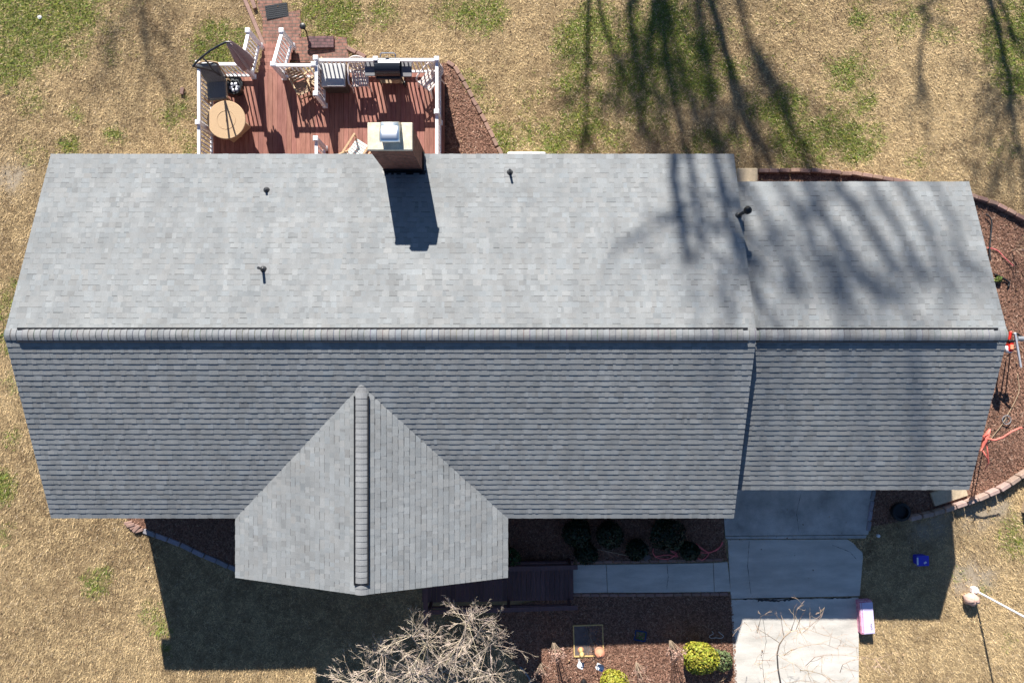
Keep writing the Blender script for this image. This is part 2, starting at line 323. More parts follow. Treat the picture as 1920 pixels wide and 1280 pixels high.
def npmesh(name, V, F, colors=None):
    me = bpy.data.meshes.new(name); k = F.shape[1]
    me.vertices.add(len(V)); me.vertices.foreach_set('co', V.astype(np.float32).ravel())
    me.loops.add(F.size); me.loops.foreach_set('vertex_index', F.astype(np.int32).ravel())
    me.polygons.add(len(F)); me.polygons.foreach_set('loop_start', np.arange(0, F.size, k, dtype=np.int32)); me.polygons.foreach_set('loop_total', np.full(len(F), k, dtype=np.int32))
    if colors is not None:
        at = me.attributes.new('tint', 'FLOAT_COLOR', 'POINT'); at.data.foreach_set('color', np.concatenate([colors, np.ones((len(V), 1))], 1).astype(np.float32).ravel())
    me.update(calc_edges=True); return me
gm = green_mask(V[:, 0], V[:, 1])[:, None]; dt = dry_shade_tone(V[:, 0], V[:, 1])[:, None]
SO = [(*G(a_, b_).xy, c_) for a_, b_, c_ in ((1815, 1085, .6), (1850, 1082, .35), (1765, 985, .5), (1730, 995, .4), (1830, 965, .5), (1870, 950, .4), (60, 700, .6), (150, 690, .5), (20, 330, .5), (700, 150, .3))]
def soil_mask(x, y):
    g = np.zeros(np.shape(x))
    for a_, b_, r_ in SO: g = np.maximum(g, np.exp(-((x - a_) ** 2 + (y - b_) ** 2) / (r_ * r_)))
    return np.clip(g * (.5 + vnoise(x, y, 4, 77)) , 0, .85)
far = ((np.abs(V[:, 0]) > 20) | (np.abs(V[:, 1]) > 14))[:, None]; gm = np.where(far, .12, gm); dt = np.where(far, .5, dt)
GC = (STRAW * (1 - dt) + THATCH * dt) * .78; GC = GC * (1 - gm) + GRN * .8 * gm; sm_ = soil_mask(V[:, 0], V[:, 1])[:, None]; GC = GC * (1 - sm_) + SOIL * sm_
me = npmesh('lawn', V, F, GC)
gmat = mat('lawn_ground', (1, 1, 1), .95, .3, 14, .9, 55, tint='tint', spec=.05, fine=.35, stretch=(1, 1, 1))
me.materials.append(gmat); lawn = bpy.data.objects.new('lawn', me); COL.objects.link(lawn); struct(lawn)

# grass blades
rs = np.random.RandomState(4)
def blades(n, x0, x1, y0, y1):
    x = rs.uniform(x0, x1, n); y = rs.uniform(y0, y1, n)
    bad = inpoly(x, y, HOUSE) | inpoly(x, y, DECKP)
    for q in MULCH + DRIVE + WALK + PATH + [STRIP, PORCH]: bad |= inpoly(x, y, q)
    bad |= rs.rand(n) < soil_mask(x, y)
    x = x[~bad]; y = y[~bad]; n = len(x)
    g = green_mask(x, y); d = dry_shade_tone(x, y); isg = rs.rand(n) < g * .85
    L = rs.uniform(.05, .13, n) * np.where(isg, 1.25, 1); wd = rs.uniform(.008, .018, n) * np.where(isg, 1.25, 1); el = np.where(isg, rs.uniform(.2, .9, n), rs.uniform(.05, .75, n)); az = rs.uniform(0, 2 * np.pi, n)
    mixv = np.clip(d * .9 - .04 + 1.0 * (vnoise(x, y, 9, 61) - .5) + .6 * (vnoise(x, y, 3.2, 63) - .5) + rs.normal(0, .26, n), 0, 1)[:, None]
    c = STRAW * (1 - mixv) + THATCH * mixv
    gc = GRN * rs.uniform(.6, 1.5, (n, 1)) * np.stack([rs.uniform(.8, 1.35, n), np.ones(n), rs.uniform(.6, 1.3, n)], 1)
    c = np.where(isg[:, None], gc, c * rs.uniform(.7, 1.25, (n, 1)))
    pale = rs.rand(n) < .04; c[pale] = np.array((.66, .52, .36)) * rs.uniform(.8, 1.1, (pale.sum(), 1))
    z = gza(x) + .0
    dx, dy = np.cos(az), np.sin(az); px_, py_ = -dy * wd / 2, dx * wd / 2
    tip = np.stack([x + dx * L * np.cos(el), y + dy * L * np.cos(el), z + .008 + L * np.sin(el)], 1)
    b1 = np.stack([x + px_, y + py_, z + .003], 1); b2 = np.stack([x - px_, y - py_, z + .003], 1)
    V = np.stack([b1, b2, tip], 1).reshape(-1, 3); F = np.arange(3 * n).reshape(-1, 3); return V, F, np.repeat(c, 3, 0)
V, F, C = blades(1080000, -19.6, 19.2, -13.2, 13.6)
me = npmesh('grass', V, F, C); me.materials.append(M['blade']); go = bpy.data.objects.new('grass', me); COL.objects.link(go); struct(go, 'stuff')
go['label'] = 'dry straw coloured lawn grass with scattered green tufts'

# fallen leaves and bare soil spots
def litter(n):
    x = rs.uniform(-16.5, 15.5, n); y = rs.uniform(-10.8, 10.8, n); bad = inpoly(x, y, HOUSE) | inpoly(x, y, DECKP) | inpoly(x, y, PORCH) | (fbm(x, y, .5, 91) < rs.uniform(.3, .75, n))
    for q in DRIVE + WALK: bad |= inpoly(x, y, q) & (rs.rand(n) < .93)
    x = x[~bad]; y = y[~bad]; n = len(x); L = rs.uniform(.03, .07, n); az = rs.uniform(0, 6.283, n); dx, dy = np.cos(az) * L / 2, np.sin(az) * L / 2; k = rs.uniform(.4, .7, n); z = gza(x) + rs.uniform(.055, .085, n); e = rs.uniform(-.02, .02, (4, n))
    V = np.stack([np.stack([x - dx, y - dy, z + e[0]], 1), np.stack([x - dy * k, y + dx * k, z + e[1]], 1), np.stack([x + dx, y + dy, z + e[2]], 1), np.stack([x + dy * k, y - dx * k, z + e[3]], 1)], 1).reshape(-1, 3)
    t = rs.rand(n, 1); c = np.array((.13, .07, .04)) * (1 - t) + np.array((.42, .28, .16)) * t; return V, np.arange(4 * n).reshape(-1, 4), np.repeat(c, 4, 0)
V, F, C = litter(11000); me = npmesh('fallen_leaves', V, F, C); me.materials.append(M['chip']); o = bpy.data.objects.new('fallen_leaves', me); COL.objects.link(o); struct(o, 'stuff')
o['label'] = 'small brown leaves scattered over the dry lawn'
# sheets that follow the fall of the plot
import bmesh
def sheet(name, poly, m, dz, thick=0, kind='structure'):
    bm = bmesh.new(); bm.faces.new([bm.verts.new((x, y, 0)) for x, y in poly])
    if thick:
        r = bmesh.ops.extrude_face_region(bm, geom=bm.faces[:]); tv = [e for e in r['geom'] if isinstance(e, bmesh.types.BMVert)]
        for v in tv: v.co.z = 1
    a = min(p[0] for p in poly); b = max(p[0] for p in poly); x = a + .4
    while x < b:
        bmesh.ops.bisect_plane(bm, geom=bm.verts[:] + bm.edges[:] + bm.faces[:], plane_co=(x, 0, 0), plane_no=(1, 0, 0)); x += .4
    for v in bm.verts:
        up = v.co.z > .5 or not thick; v.co.z = gz(v.co.x) + (dz if up else dz - thick)
    bmesh.ops.recalc_face_normals(bm, faces=bm.faces[:])
    me = bpy.data.meshes.new(name); bm.to_mesh(me); bm.free(); me.materials.append(m)
    o = bpy.data.objects.new(name, me); COL.objects.link(o); struct(o, kind)
    if not thick:
        for p in me.polygons:
            if p.normal.z < 0: p.flip()
    return o
for i, q in enumerate(MULCH): sheet('mulch_bed', q, M['mulch'], .012 if i != 5 else .016)
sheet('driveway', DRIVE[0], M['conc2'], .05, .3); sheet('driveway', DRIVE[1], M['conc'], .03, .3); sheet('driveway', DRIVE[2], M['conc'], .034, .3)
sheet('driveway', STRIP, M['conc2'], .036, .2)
for q in WALK: sheet('walkway', q, M['conc'], .05, .2)
for q, z in zip(PATH, (.035, .03, .03)): sheet('brick_path', q, M['paver'], z, .1)
def stain(pts, wd, dz):
    r = random.Random(int(pts[0][0])); P3 = [G(x, y) for x, y in pts]; up = []; dn = []
    for a, b in zip(P3, P3[1:]):
        for i in range(9):
            p = a.lerp(b, i / 9); d = (b - a).normalized(); nrm = Vector((-d.y, d.x, 0)); k = wd * r.uniform(.15, 1.3); o_ = nrm * r.gauss(0, wd * .5); up.append((p + o_ + nrm * k).xy); dn.append((p + o_ - nrm * k).xy)
    m = MB()
    for i in range(len(up) - 1): m.face([(*dn[i], gz(dn[i].x) + dz), (*dn[i + 1], gz(dn[i + 1].x) + dz), (*up[i + 1], gz(up[i + 1].x) + dz), (*up[i], gz(up[i].x) + dz)])
    struct(m.build('driveway_crack', M['grime']))
M['grime'] = mat('grime', (.05, .05, .05), .95, .4, 20)
for pts, wd, dz in (([(1392, 1122), (1440, 1121.5), (1500, 1121), (1560, 1120), (1600, 1119)], .016, .0395), ([(1420, 1123), (1455, 1124), (1490, 1122)], .035, .0405), ([(1560, 1021), (1592, 1033), (1606, 1048)], .007, .0345), ([(1404, 1013), (1401, 1060), (1408, 1118)], .006, .0345), ([(1250, 1056), (1252, 1080), (1249, 1106)], .006, .054), ([(1500, 925), (1492, 960), (1497, 1000)], .006, .054), ([(1430, 1160), (1436, 1200), (1428, 1240), (1434, 1290)], .006, .0385)): stain(pts, wd, dz)
def chips(n):
    out = []
    for q in MULCH:
        xa, xb = min(p[0] for p in q), max(p[0] for p in q); ya, yb = min(p[1] for p in q), max(p[1] for p in q)
        k = int((xb - xa) * (yb - ya) * n); x = rs.uniform(xa, xb, k); y = rs.uniform(ya, yb, k); ok = inpoly(x, y, q) & ~inpoly(x, y, HOUSE); out.append((x[ok], y[ok]))
    x = np.concatenate([o[0] for o in out]); y = np.concatenate([o[1] for o in out]); n = len(x)
    L = rs.uniform(.03, .085, n); wd = rs.uniform(.010, .024, n); az = rs.uniform(0, 6.283, n); el = rs.uniform(-.1, .5, n)
    dx, dy = np.cos(az) * L / 2, np.sin(az) * L / 2; qx, qy = -np.sin(az) * wd / 2, np.cos(az) * wd / 2; z = gza(x) + .02 + rs.uniform(0, .02, n); dz = np.abs(np.sin(el)) * L / 2
    V = np.stack([np.stack([x - dx - qx, y - dy - qy, z], 1), np.stack([x + dx - qx, y + dy - qy, z + dz], 1), np.stack([x + dx + qx, y + dy + qy, z + dz + .004], 1), np.stack([x - dx + qx, y - dy + qy, z + .004], 1)], 1).reshape(-1, 3)
    t = rs.rand(n, 1); c = np.array((.12, .06, .04)) * (1 - t) + np.array((.38, .21, .145)) * t; p = rs.rand(n) < .07; c[p] = np.array((.45, .30, .22)) * rs.uniform(.7, 1.1, (p.sum(), 1))
    return V, np.arange(4 * n).reshape(-1, 4), np.repeat(c, 4, 0)
V, F, C = chips(1500); me = npmesh('mulch_chips', V, F, C); me.materials.append(M['chip']); o = bpy.data.objects.new('mulch_chips', me); COL.objects.link(o); struct(o, 'stuff')
o['label'] = 'loose reddish brown bark chips covering the planting beds'

# ------------------------------------------------------------------ the house
house = thing('brick_house', 'long single-storey brick house with grey shingle roof, garage wing and front gable', 'house', (-.1, 0, -.4))
H_ = dict(parent=house, world=True)
def shingles(mb, O, u, v, L, S, seed, skip=None, e=.1435):
    r = random.Random(seed); O = Vector(O); u = Vector(u).normalized(); v = Vector(v).normalized(); n = u.cross(v)
    if n.z < 0: n = -n
    nc = int(math.ceil(S / e)); pt = lambda a, b, h: O + u * a + v * b + n * h
    prevw = None
    for i in range(nc):
        v0 = i * e - (.012 if i == 0 else 0); v1 = min((i + 1) * e + .012, S); x = -r.random() * .3; raised = r.random() < .5
        while x < L:
            wd = r.choice((.07, .09, .11, .13, .15, .17, .2, .24)); a = max(x, 0); b = min(x + wd, L); x += wd; raised = (not raised) if r.random() < .8 else raised
            if b - a < .004 or v1 - v0 < .05: continue
            if skip and skip(pt((a + b) / 2, (v0 + v1) / 2, 0)): continue
            hh = r.uniform(.0106, .0118) + (.0038 if raised else 0); jv = r.uniform(-.002, .002) - (.003 if raised else 0)
            k = r.random(); t = r.gauss(1.0, .034) if k < .78 else (r.uniform(1.05, 1.15) if k < .9 else r.uniform(.85, .94)); q = r.gauss(.0, .012)
            c = (t * (1 + q), t, t * (1 - q * .8))
            A, B, Cc, D = pt(a, v0 + jv, hh), pt(b, v0 + jv, hh), pt(b, v1, .0015), pt(a, v1, .0015)
            A0, B0 = pt(a, v0 + jv, -.001), pt(b, v0 + jv, -.001)
            if raised: tops = [((A, B, Cc, D), c)]
            else:                                # the printed dark band under the next course of a laminated shingle
                vs_ = v1 - .012 - r.uniform(.012, .030); hs = hh + (.0015 - hh) * (vs_ - v0) / (v1 - v0); E, F_ = pt(a, vs_, hs), pt(b, vs_, hs); dk_ = r.uniform(.5, .78); tops = [((A, B, F_, E), c), ((E, F_, Cc, D), tuple(q_ * dk_ for q_ in c))]
            for f, cc in tops: mb.face(f, cc)
            for f in ((A0, B0, B, A), (A0, A, D), (B, B0, Cc)): mb.face(f, c)
    b = [pt(0, 0, -.002), pt(L, 0, -.002), pt(L, S, -.002), pt(0, S, -.002)]
    if not skip: mb.face(b, (.5, .5, .5))
    else:
        k = 60
        for i in range(k):
            for j in range(20):
                qd = [pt(L * (i + a) / k, S * (j + b2) / 20, -.002) for a, b2 in ((0, 0), (1, 0), (1, 1), (0, 1))]
                if not all(skip(p) for p in qd): mb.face(qd, (.5, .5, .5))
def roofpair(x0, x1, zr, run_b, run_f, s, seed, skipf=None):
    for sg, run in ((1, run_b), (-1, run_f)):
        mb = MB(); ze = zr - s * run
        shingles(mb, (x0, YR + sg * run, ze), (1, 0, 0), (0, -sg * run, zr - ze), x1 - x0, math.hypot(run, zr - ze), seed + sg, skipf if sg < 0 else None)
        mb.build('roof_slope', M['shingle'], **H_)
    f = MB(); th = .13                                      # timber slab under the shingles, maroon at its edges
    pr = [(YR + run_b - .008, zr - s * run_b - .006), (YR, zr - .006), (YR - run_f + .008, zr - s * run_f - .006), (YR - run_f + .008, zr - s * run_f - th - .04), (YR, zr - th - .02), (YR + run_b - .008, zr - s * run_b - th - .04)]
    a = [(x0 + .008, y, z) for y, z in pr]; b = [(x1 - .008, y, z) for y, z in pr]
    f.add(a + b, [(0, 1, 4, 5), (1, 2, 3, 4), (7, 6, 11, 10), (8, 7, 10, 9)] + [(i, (i + 1) % 6 + 0, (i + 1) % 6 + 6, i + 6) for i in range(6)])
    f.build('fascia', M['maroon'], **H_)
def covered(p): return gab_z(p.x) > main_z(p.y) + .05 and p.y > -6.3 and abs(p.x - GX) < 3.5
roofpair(-12.05, 5.80, ZR, 4.73, 4.75, SM, 11, covered)
roofpair(5.62, 11.95, 4.05, 4.01, 4.01, .349, 23)
gy0, gy1 = -6.17, -.55
def under(p): return gab_z(p.x) < main_z(p.y) - .03 and p.y > -4.7
for sg in (1, -1):
    mb = MB(); run = 3.55; ze = GZ - GS * run
    shingles(mb, (GX + sg * run, gy0, ze), (0, 1, 0), (-sg * run, 0, GS * run), gy1 - gy0, math.hypot(run, GS * run), 40 + sg, under); mb.build('roof_slope', M['shingle'], **H_)
f = MB(); th = .13; pr = [(GX - 3.542, GZ - GS * 3.55 - .006), (GX, GZ - .006), (GX + 3.542, GZ - GS * 3.55 - .006), (GX + 3.542, GZ - GS * 3.55 - th - .04), (GX, GZ - th - .02), (GX - 3.542, GZ - GS * 3.55 - th - .04)]
a = [(x, gy0 + .008, z) for x, z in pr]; b = [(x, -4.2, z) for x, z in pr]
f.add(a + b, [(0, 1, 4, 5), (1, 2, 3, 4), (7, 6, 11, 10), (8, 7, 10, 9)] + [(i, (i + 1) % 6, (i + 1) % 6 + 6, i + 6) for i in range(6)]); f.build('fascia', M['maroon'], **H_)
# walls
wl = MB()
def gable_walls(mb, x0, x1, y0, y1, zf, zb=-1.2):
    ym = YR; pts = [(y0, zb), (y1, zb), (y1, zf(y1) - .17), (ym, zf(ym) - .17), (y0, zf(y0) - .17)]
    a = [(x0, y, z) for y, z in pts]; b = [(x1, y, z) for y, z in pts]; mb.add(a + b, [(0, 1, 2, 3, 4), (9, 8, 7, 6, 5)] + [(i, (i + 1) % 5, (i + 1) % 5 + 5, i + 5) for i in (0, 1, 4)])
gable_walls(wl, -11.75, 5.58, -4.15, 4.43, main_z); wl.build('wall', M['brick'], **H_)
wl = MB(); gable_walls(wl, 5.59, 11.7, -3.42, 3.72, gar_z); wl.build('wall', M['brick'], **H_)
wl = MB(); pts = [(-6.9, -1.2), (-2.5, -1.2), (-2.5, gab_z(-2.5) - .17), (GX, gab_z(GX) - .17), (-6.9, gab_z(-6.9) - .17)]
a = [(x, -5.85, z) for x, z in pts]; b = [(x, -4.16, z) for x, z in pts]; wl.add(a + b, [(0, 1, 2, 3, 4)] + [(i, (i + 1) % 5, (i + 1) % 5 + 5, i + 5) for i in (0, 1, 4)]); wl.build('wall', M['brick'], **H_)
gd = MB(); gd.box((8.1, -3.435, 1.05), (4.2, .03, 2.1), bev=.01)
for k in range(4): gd.box((8.1, -3.455, .28 + k * .52), (4.0, .012, .42), bev=.005)
gd.build('garage_door', M['soffit'], **H_)
# boxed soffits (they also give the stepped corner of the shadow)
sf = MB()
for x0, x1, y, yw, z in ((-11.75, 5.55, 4.86, 4.44, 2.5), (-11.75, 5.55, -4.58, -4.16, 2.5), (5.6, 11.7, 4.14, 3.73, 2.49), (5.6, 11.7, -3.84, -3.43, 2.49)):
    sf.box(((x0 + x1) / 2, (y + yw) / 2, z - .03), (x1 - x0, abs(y - yw), .02))
for sx, x in ((1, 11.79), (-1, -11.9)):
    for y in (-4.37, 4.65) if sx < 0 else (-3.63, 3.93): sf.box((x, y, 2.42), (.24, .42, .22))
sf.build('soffit', M['soffit'], **H_)
# ridge vents with cap shingles
def ridge_vent(x0, x1, xs_, xe_, zr, seed):
    r = random.Random(seed); b = MB(); hw = .155
    b.box(((x0 + x1) / 2, YR + .155, zr - .032), (x1 - x0, .05, .055)); b.box(((x0 + x1) / 2, YR - .16, zr - .034), (x1 - x0, .03, .055))
    base = b.build('ridge_vent', M['black'], **H_); c = MB(); x = xs_; prof = [(-1, -.052), (-.75, -.026), (-.35, -.004), (0, .004), (.35, -.004), (.75, -.026), (1, -.052)]
    while x < xe_ - .03:
        inside = x0 - .01 < x < x1 - .12; lift = .028 if inside else .006; k = r.uniform(.9, 1.1); q = r.gauss(0, .02); col = (k * (1 + q), k, k * (1 - q)); ln = .145 + r.uniform(-.006, .006); xa, xb = x, min(x + ln + .004, xe_)
        A = [(xa - .004, YR + t * hw, zr + h + lift) for t, h in prof]; B = [(xb - .006, YR + t * hw, zr + h + lift + .008 + r.uniform(0, .004)) for t, h in prof]
        n = len(prof); A2 = [(a_[0] + .022, a_[1], a_[2] + .0017) for a_ in A]; c.add(A + A2, [(i, n + i, n + i + 1, i + 1) for i in range(n - 1)], tuple(v_ * r.uniform(.62, .82) for v_ in col))
        c.add(A2 + B + [(p[0], p[1], p[2] - .016) for p in B], [(i, n + i, n + i + 1, i + 1) for i in range(n - 1)] + [(n + i, 2 * n + i, 2 * n + i + 1, n + i + 1) for i in range(n - 1)], col); x += ln
    c.build('ridge_cap', M['cap'], base, world=True)
ridge_vent(-11.75, 5.60, -12.055, 5.805, ZR, 3); ridge_vent(5.90, 11.72, 5.81, 11.955, 4.05, 5)
b = MB(); y0, y1 = -5.93, -1.33; gx = GX + .0
for t in (-1, 1): b.box((gx + t * .165, (y0 + y1) / 2, GZ - .03), (.035, y1 - y0, .07))
b.box((gx, y0 + .01, GZ - .015), (.3, .02, .06)); base = b.build('ridge_vent', M['black'], **H_)
c = MB(); y = -6.17; r = random.Random(9)
prof = [(-1, -.05), (-.75, -.026), (-.35, -.004), (0, .004), (.35, -.004), (.75, -.026), (1, -.05)]
while y < -.95:
    ins = y0 - .01 < y < y1; lift = .03 if ins else .006; k = r.uniform(.98, 1.2); hw = .15; ya, yb = y, y + .15; n = 7
    A = [(gx + t * hw, ya, GZ + h + lift + .010) for t, h in prof]; B = [(gx + t * hw, yb, GZ + h + lift) for t, h in prof]
    c.add(A + B + [(p[0], p[1], p[2] - .012) for p in A], [(i + 1, i, n + i, n + i + 1) for i in range(n - 1)] + [(i, i + 1, 2 * n + i + 1, 2 * n + i) for i in range(n - 1)], (k, k, k)); y += .145
c.build('ridge_cap', M['cap'], base, world=True)
# chimney
cx0, cx1, cy0, cy1, cz = -3.31, -2.32, 4.43, 5.02, 4.70
ch = MB(); ch.box(((cx0 + cx1) / 2, (cy0 + cy1) / 2, (cz - 1.2) / 2), (cx1 - cx0, cy1 - cy0, cz + 1.2)); chim = ch.build('chimney', M['chimbrick'], **H_)
k = MB(); k.box(((cx0 + cx1) / 2, (cy0 + cy1) / 2, cz + .035), (1.05, .645, .07), bev=.012, taper=.985); k.build('crown', M['crown'], chim, world=True)
k = MB(); ccx, ccy = -2.79, 4.79                           # folded steel rain cap: arched sheet on a collar
k.box((ccx, ccy, cz + .155), (.40, .40, .17))
Wd, Dp = .235, .25; N = 12; vs = []; ROWS = ((1, -.15), (.94, -.09), (.5, -.03), (.05, .03), (-.3, .045), (-.7, .045), (-.98, .03), (-1, -.04))
for yy, zz in ROWS:
    for i in range(N + 1):
        t = -1 + 2 * i / N; sc = 1; vs.append((ccx + t * Wd * sc, ccy + yy * Dp, cz + .27 + zz - .012 * abs(t) ** 3 - (.05 if abs(t) > .99 else 0)))
fs = [(r_ * (N + 1) + i, (r_ + 1) * (N + 1) + i, (r_ + 1) * (N + 1) + i + 1, r_ * (N + 1) + i + 1) for r_ in range(len(ROWS) - 1) for i in range(N)]
k.add(vs, fs); k.box((ccx, ccy - Dp + .015, cz + .225), (.33, .02, .05), eul=(.5, 0, 0)); k.build('rain_cap', M['steel'], chim, world=True, smooth=True)
k = MB(); zb = main_z(4.4)
k.add([(cx0 - .06, 4.30, main_z(4.30) + .012), (cx1 + .10, 4.30, main_z(4.30) + .012), (cx1 + .10, 4.425, main_z(4.425) + .012), (cx0 - .06, 4.425, main_z(4.425) + .012)], [(0, 1, 2, 3)])
k.box(((cx0 + cx1) / 2, 4.41, zb + .07), (1.0, .03, .15)); k.box((cx1 + .025, 4.65, main_z(4.65) + .05), (.04, .5, .14)); k.build('flashing', M['black'], chim, world=True)
# plumbing vents
def vent(px, py, h, rr, capr=0, f=main_z, p=None):
    q = p or onroof(px, py, f); k = MB(); k.tube([(q.x, q.y, q.z - .05), (q.x, q.y, q.z + h)], rr, 14)
    if capr: k.lathe([(capr * .7, h - .03), (capr, h), (capr, h + .05), (capr * .75, h + .1), (capr * .3, h + .125)], tuple(q), 20)
    o = k.build('vent_pipe', M['black'] if capr else M['rubber'], **H_, smooth=False)
    k = MB(); tl = math.atan(SM); k.lathe([(.085, -.045), (.085, .01), (rr * 1.6, .06), (rr * 1.15, .085)], tuple(q), 18); k.build('flashing', M['rubber'], o, world=True, smooth=True)
    k = MB(); cs, sn = math.cos(tl), math.sin(tl)
    k.box((q.x, q.y + .02, q.z - .006 + .008), (.3, .3, .006), eul=(-tl, 0, 0)); k.build('flashing', M['cap'], o, world=True)
vent(500, 357, .13, .03); vent(494, 505, .34, .034); vent(956, 324, .30, .03)
vent(0, 0, .66, .042, .098, p=Vector((5.72, 3.18, main_z(3.18))))

# ------------------------------------------------------------------ back deck
dk = thing('wooden_deck', 'red-brown timber deck behind the house with steps down to the brick path', 'deck', (-5.55, 6.2, -.6)); D_ = dict(parent=dk, world=True)
x = -9.04; fl = MB(); r = random.Random(2)
while x < -2.08:
    t = r.uniform(.78, 1.18); fl.box((x + .069, 6.17, -.014), (.136, 3.80, .028), c=(t, t * r.uniform(.95, 1.05), t)); x += .1425
fl.build('deck_floor', M['deck'], **D_)
k = MB(); k.box((-5.56, 8.06, -.16), (7.0, .03, .30)); k.box((-9.06, 6.2, -.16), (.03, 3.75, .30)); k.box((-2.07, 6.2, -.16), (.03, 3.75, .30)); k.box((-5.56, 6.15, -.09), (6.9, 3.7, .05)); k.build('rim_board', M['deck'], **D_)
for i in range(4):
    k = MB(); zz = -.14 * (i + 1) - .014; yy = 8.06 + .14 + .28 * i
    for j in (-1, 1): k.box((-7.22, yy + j * .068, zz), (.90, .13, .03), c=(.95 + .1 * j,) * 3)
    k.box((-7.22, yy + .12, zz - .07), (.88, .02, .11)); k.build('step', M['deck'], **D_)
def railing(label, p0, p1, posts, n, zoff=(0, 0), h=.98, base=(0, 0)):
    """p0,p1 world xy; zoff: floor height at both ends; posts: fractions that carry a post"""
    t = thing('deck_railing', label, 'railing', ((p0[0] + p1[0]) / 2, (p0[1] + p1[1]) / 2, min(zoff)), 0, 'white railings of the back deck'); a = Vector((*p0, zoff[0])); b = Vector((*p1, zoff[1])); kw = dict(parent=t, world=True)
    k = MB(); k.bar(a + Vector((0, 0, h - .03)), b + Vector((0, 0, h - .03)), .085, .06); k.build('top_rail', M['white'], **kw)
    k = MB(); k.bar(a + Vector((0, 0, .12)), b + Vector((0, 0, .12)), .065, .06); k.build('bottom_rail', M['white'], **kw)
    for i in range(n):
        p = a.lerp(b, (i + .5) / n); k = MB(); k.box((p.x, p.y, p.z + (h - .06 + .15) / 2), (.036, .036, h - .06 - .15)); k.build('baluster', M['white'], **kw)
    for f in posts:
        p = a.lerp(b, f); k = MB(); bz = p.z - (.1 if zoff[0] == zoff[1] else .2); k.box((p.x, p.y, (bz + p.z + h + .06) / 2), (.105, .105, p.z + h + .06 - bz)); k.box((p.x, p.y, p.z + h + .075), (.145, .145, .03), bev=.01, taper=.8); k.box((p.x, p.y, p.z + .03), (.14, .14, .06)); k.build('post', M['white'], **kw)
railing('long white railing on the left side of the deck beside the round table', (-8.96, 7.93), (-8.96, 4.55), (.0, .5), 27)
railing('white railing at the back of the deck under the folded umbrella', (-8.87, 7.93), (-7.74, 7.93), (1,), 9)
railing('sloping white stair railing nearest the folded umbrella', (-7.74, 7.99), (-7.70, 9.05), (1,), 8, (0, -.42))
railing('sloping white stair railing on the side facing the black path light', (-6.82, 7.99), (-6.72, 9.05), (1,), 8, (0, -.42))
railing('short white railing behind the tan wooden folding chairs', (-6.82, 7.90), (-5.66, 7.90), (0, 1), 9)
railing('short white divider railing between the folding chairs and the storage box', (-5.60, 8.08), (-5.60, 7.06), (0, 1), 8)
railing('white railing end post and section half hidden under the roof edge', (-5.60, 5.78), (-5.60, 4.6), (0,), 9)
railing('long white railing behind the black grill', (-5.52, 8.05), (-2.20, 8.05), (.49,), 27)
railing('long white railing on the right side of the deck by the mulch triangle', (-2.15, 8.05), (-2.15, 4.55), (0, .43), 28)

# deck furniture -------------------------------------------------------------------------------------
t = thing('patio_table', 'round tan woven fire table on a square base', 'table', W(441, 238, 0))
k = MB(); k.lathe([(.53, .60), (.56, .61), (.56, .64), (.545, .65)], n=48); k.build('table_top', M['wicker'], t)
k = MB(); k.tube([(.268 * math.cos(a), .268 * math.sin(a), .652) for a in [i * .15708 for i in range(41)]], .007, 6, cap=False); k.lathe([(.01, .65), (.012, .66)], n=8); k.box((0, 0, .657), (.03, .07, .008)); k.build('burner_lid', M['wicker'], t)
k = MB(); k.box((0, 0, .31), (.70, .70, .58), R(42), bev=.015); k.build('base', M['wicker'], t)
k = MB(); k.tube([(.3, -.36, .33), (.34, -.41, .33)], .018, 8); k.build('knob', M['chrome'], t)
t = thing('cantilever_umbrella', 'closed mauve umbrella hanging from a curved black cantilever pole', 'umbrella', W(437, 158, 0)); kw = dict(parent=t, world=True)
k = MB(); q = W(437, 158, 0); k.lathe([(.30, 0), (.31, .06), (.24, .10), (.06, .12)], tuple(q), 24); k.build('base', M['metal'], **kw)
k = MB(); k.tube([q, W(420, 146, .5), W(401, 134, 1.05), W(380, 128, 1.6), W(362, 125, 2.05)], .028, 8); k.tube([W(401, 134, 1.05), W(390, 118, 1.6), W(379, 108, 2.18)], .024, 8); k.tube([W(362, 125, 2.05), W(368, 117, 2.1), W(378, 108, 2.2), W(393, 96, 2.35), W(410, 86, 2.48), W(424, 79, 2.52), W(431, 80, 2.5)], .028, 8); k.build('pole', M['metal'], **kw)
k = MB(); tp = W(427, 80, 2.47); n = 16; vs = []; zz = [0, -.06, -.3, -.7, -1.05, -1.3, -1.42]; rr = [.03, .07, .10, .15, .19, .20, .12]
for i, (dz, ra) in enumerate(zip(zz, rr)):
    for j in range(n):
        a = 2 * math.pi * j / n; q = ra * (1 + .28 * (1 if j % 2 else -1)) ; vs.append((tp.x + q * math.cos(a) + .03 * math.sin(i), tp.y + q * math.sin(a), tp.z + dz - (.05 if (j % 2 and i > 4) else 0)))
k.add(vs, [(i * n + j, i * n + (j + 1) % n, i * n + n + (j + 1) % n, i * n + n + j) for i in range(len(zz) - 1) for j in range(n)]); k.build('canopy', M['canvas'], **kw)
k = MB(); k.tube([tp + Vector((.03, 0, -1.36)), tp + Vector((.03, 0, -1.6))], .02, 8); k.build('shaft', M['metal'], **kw)
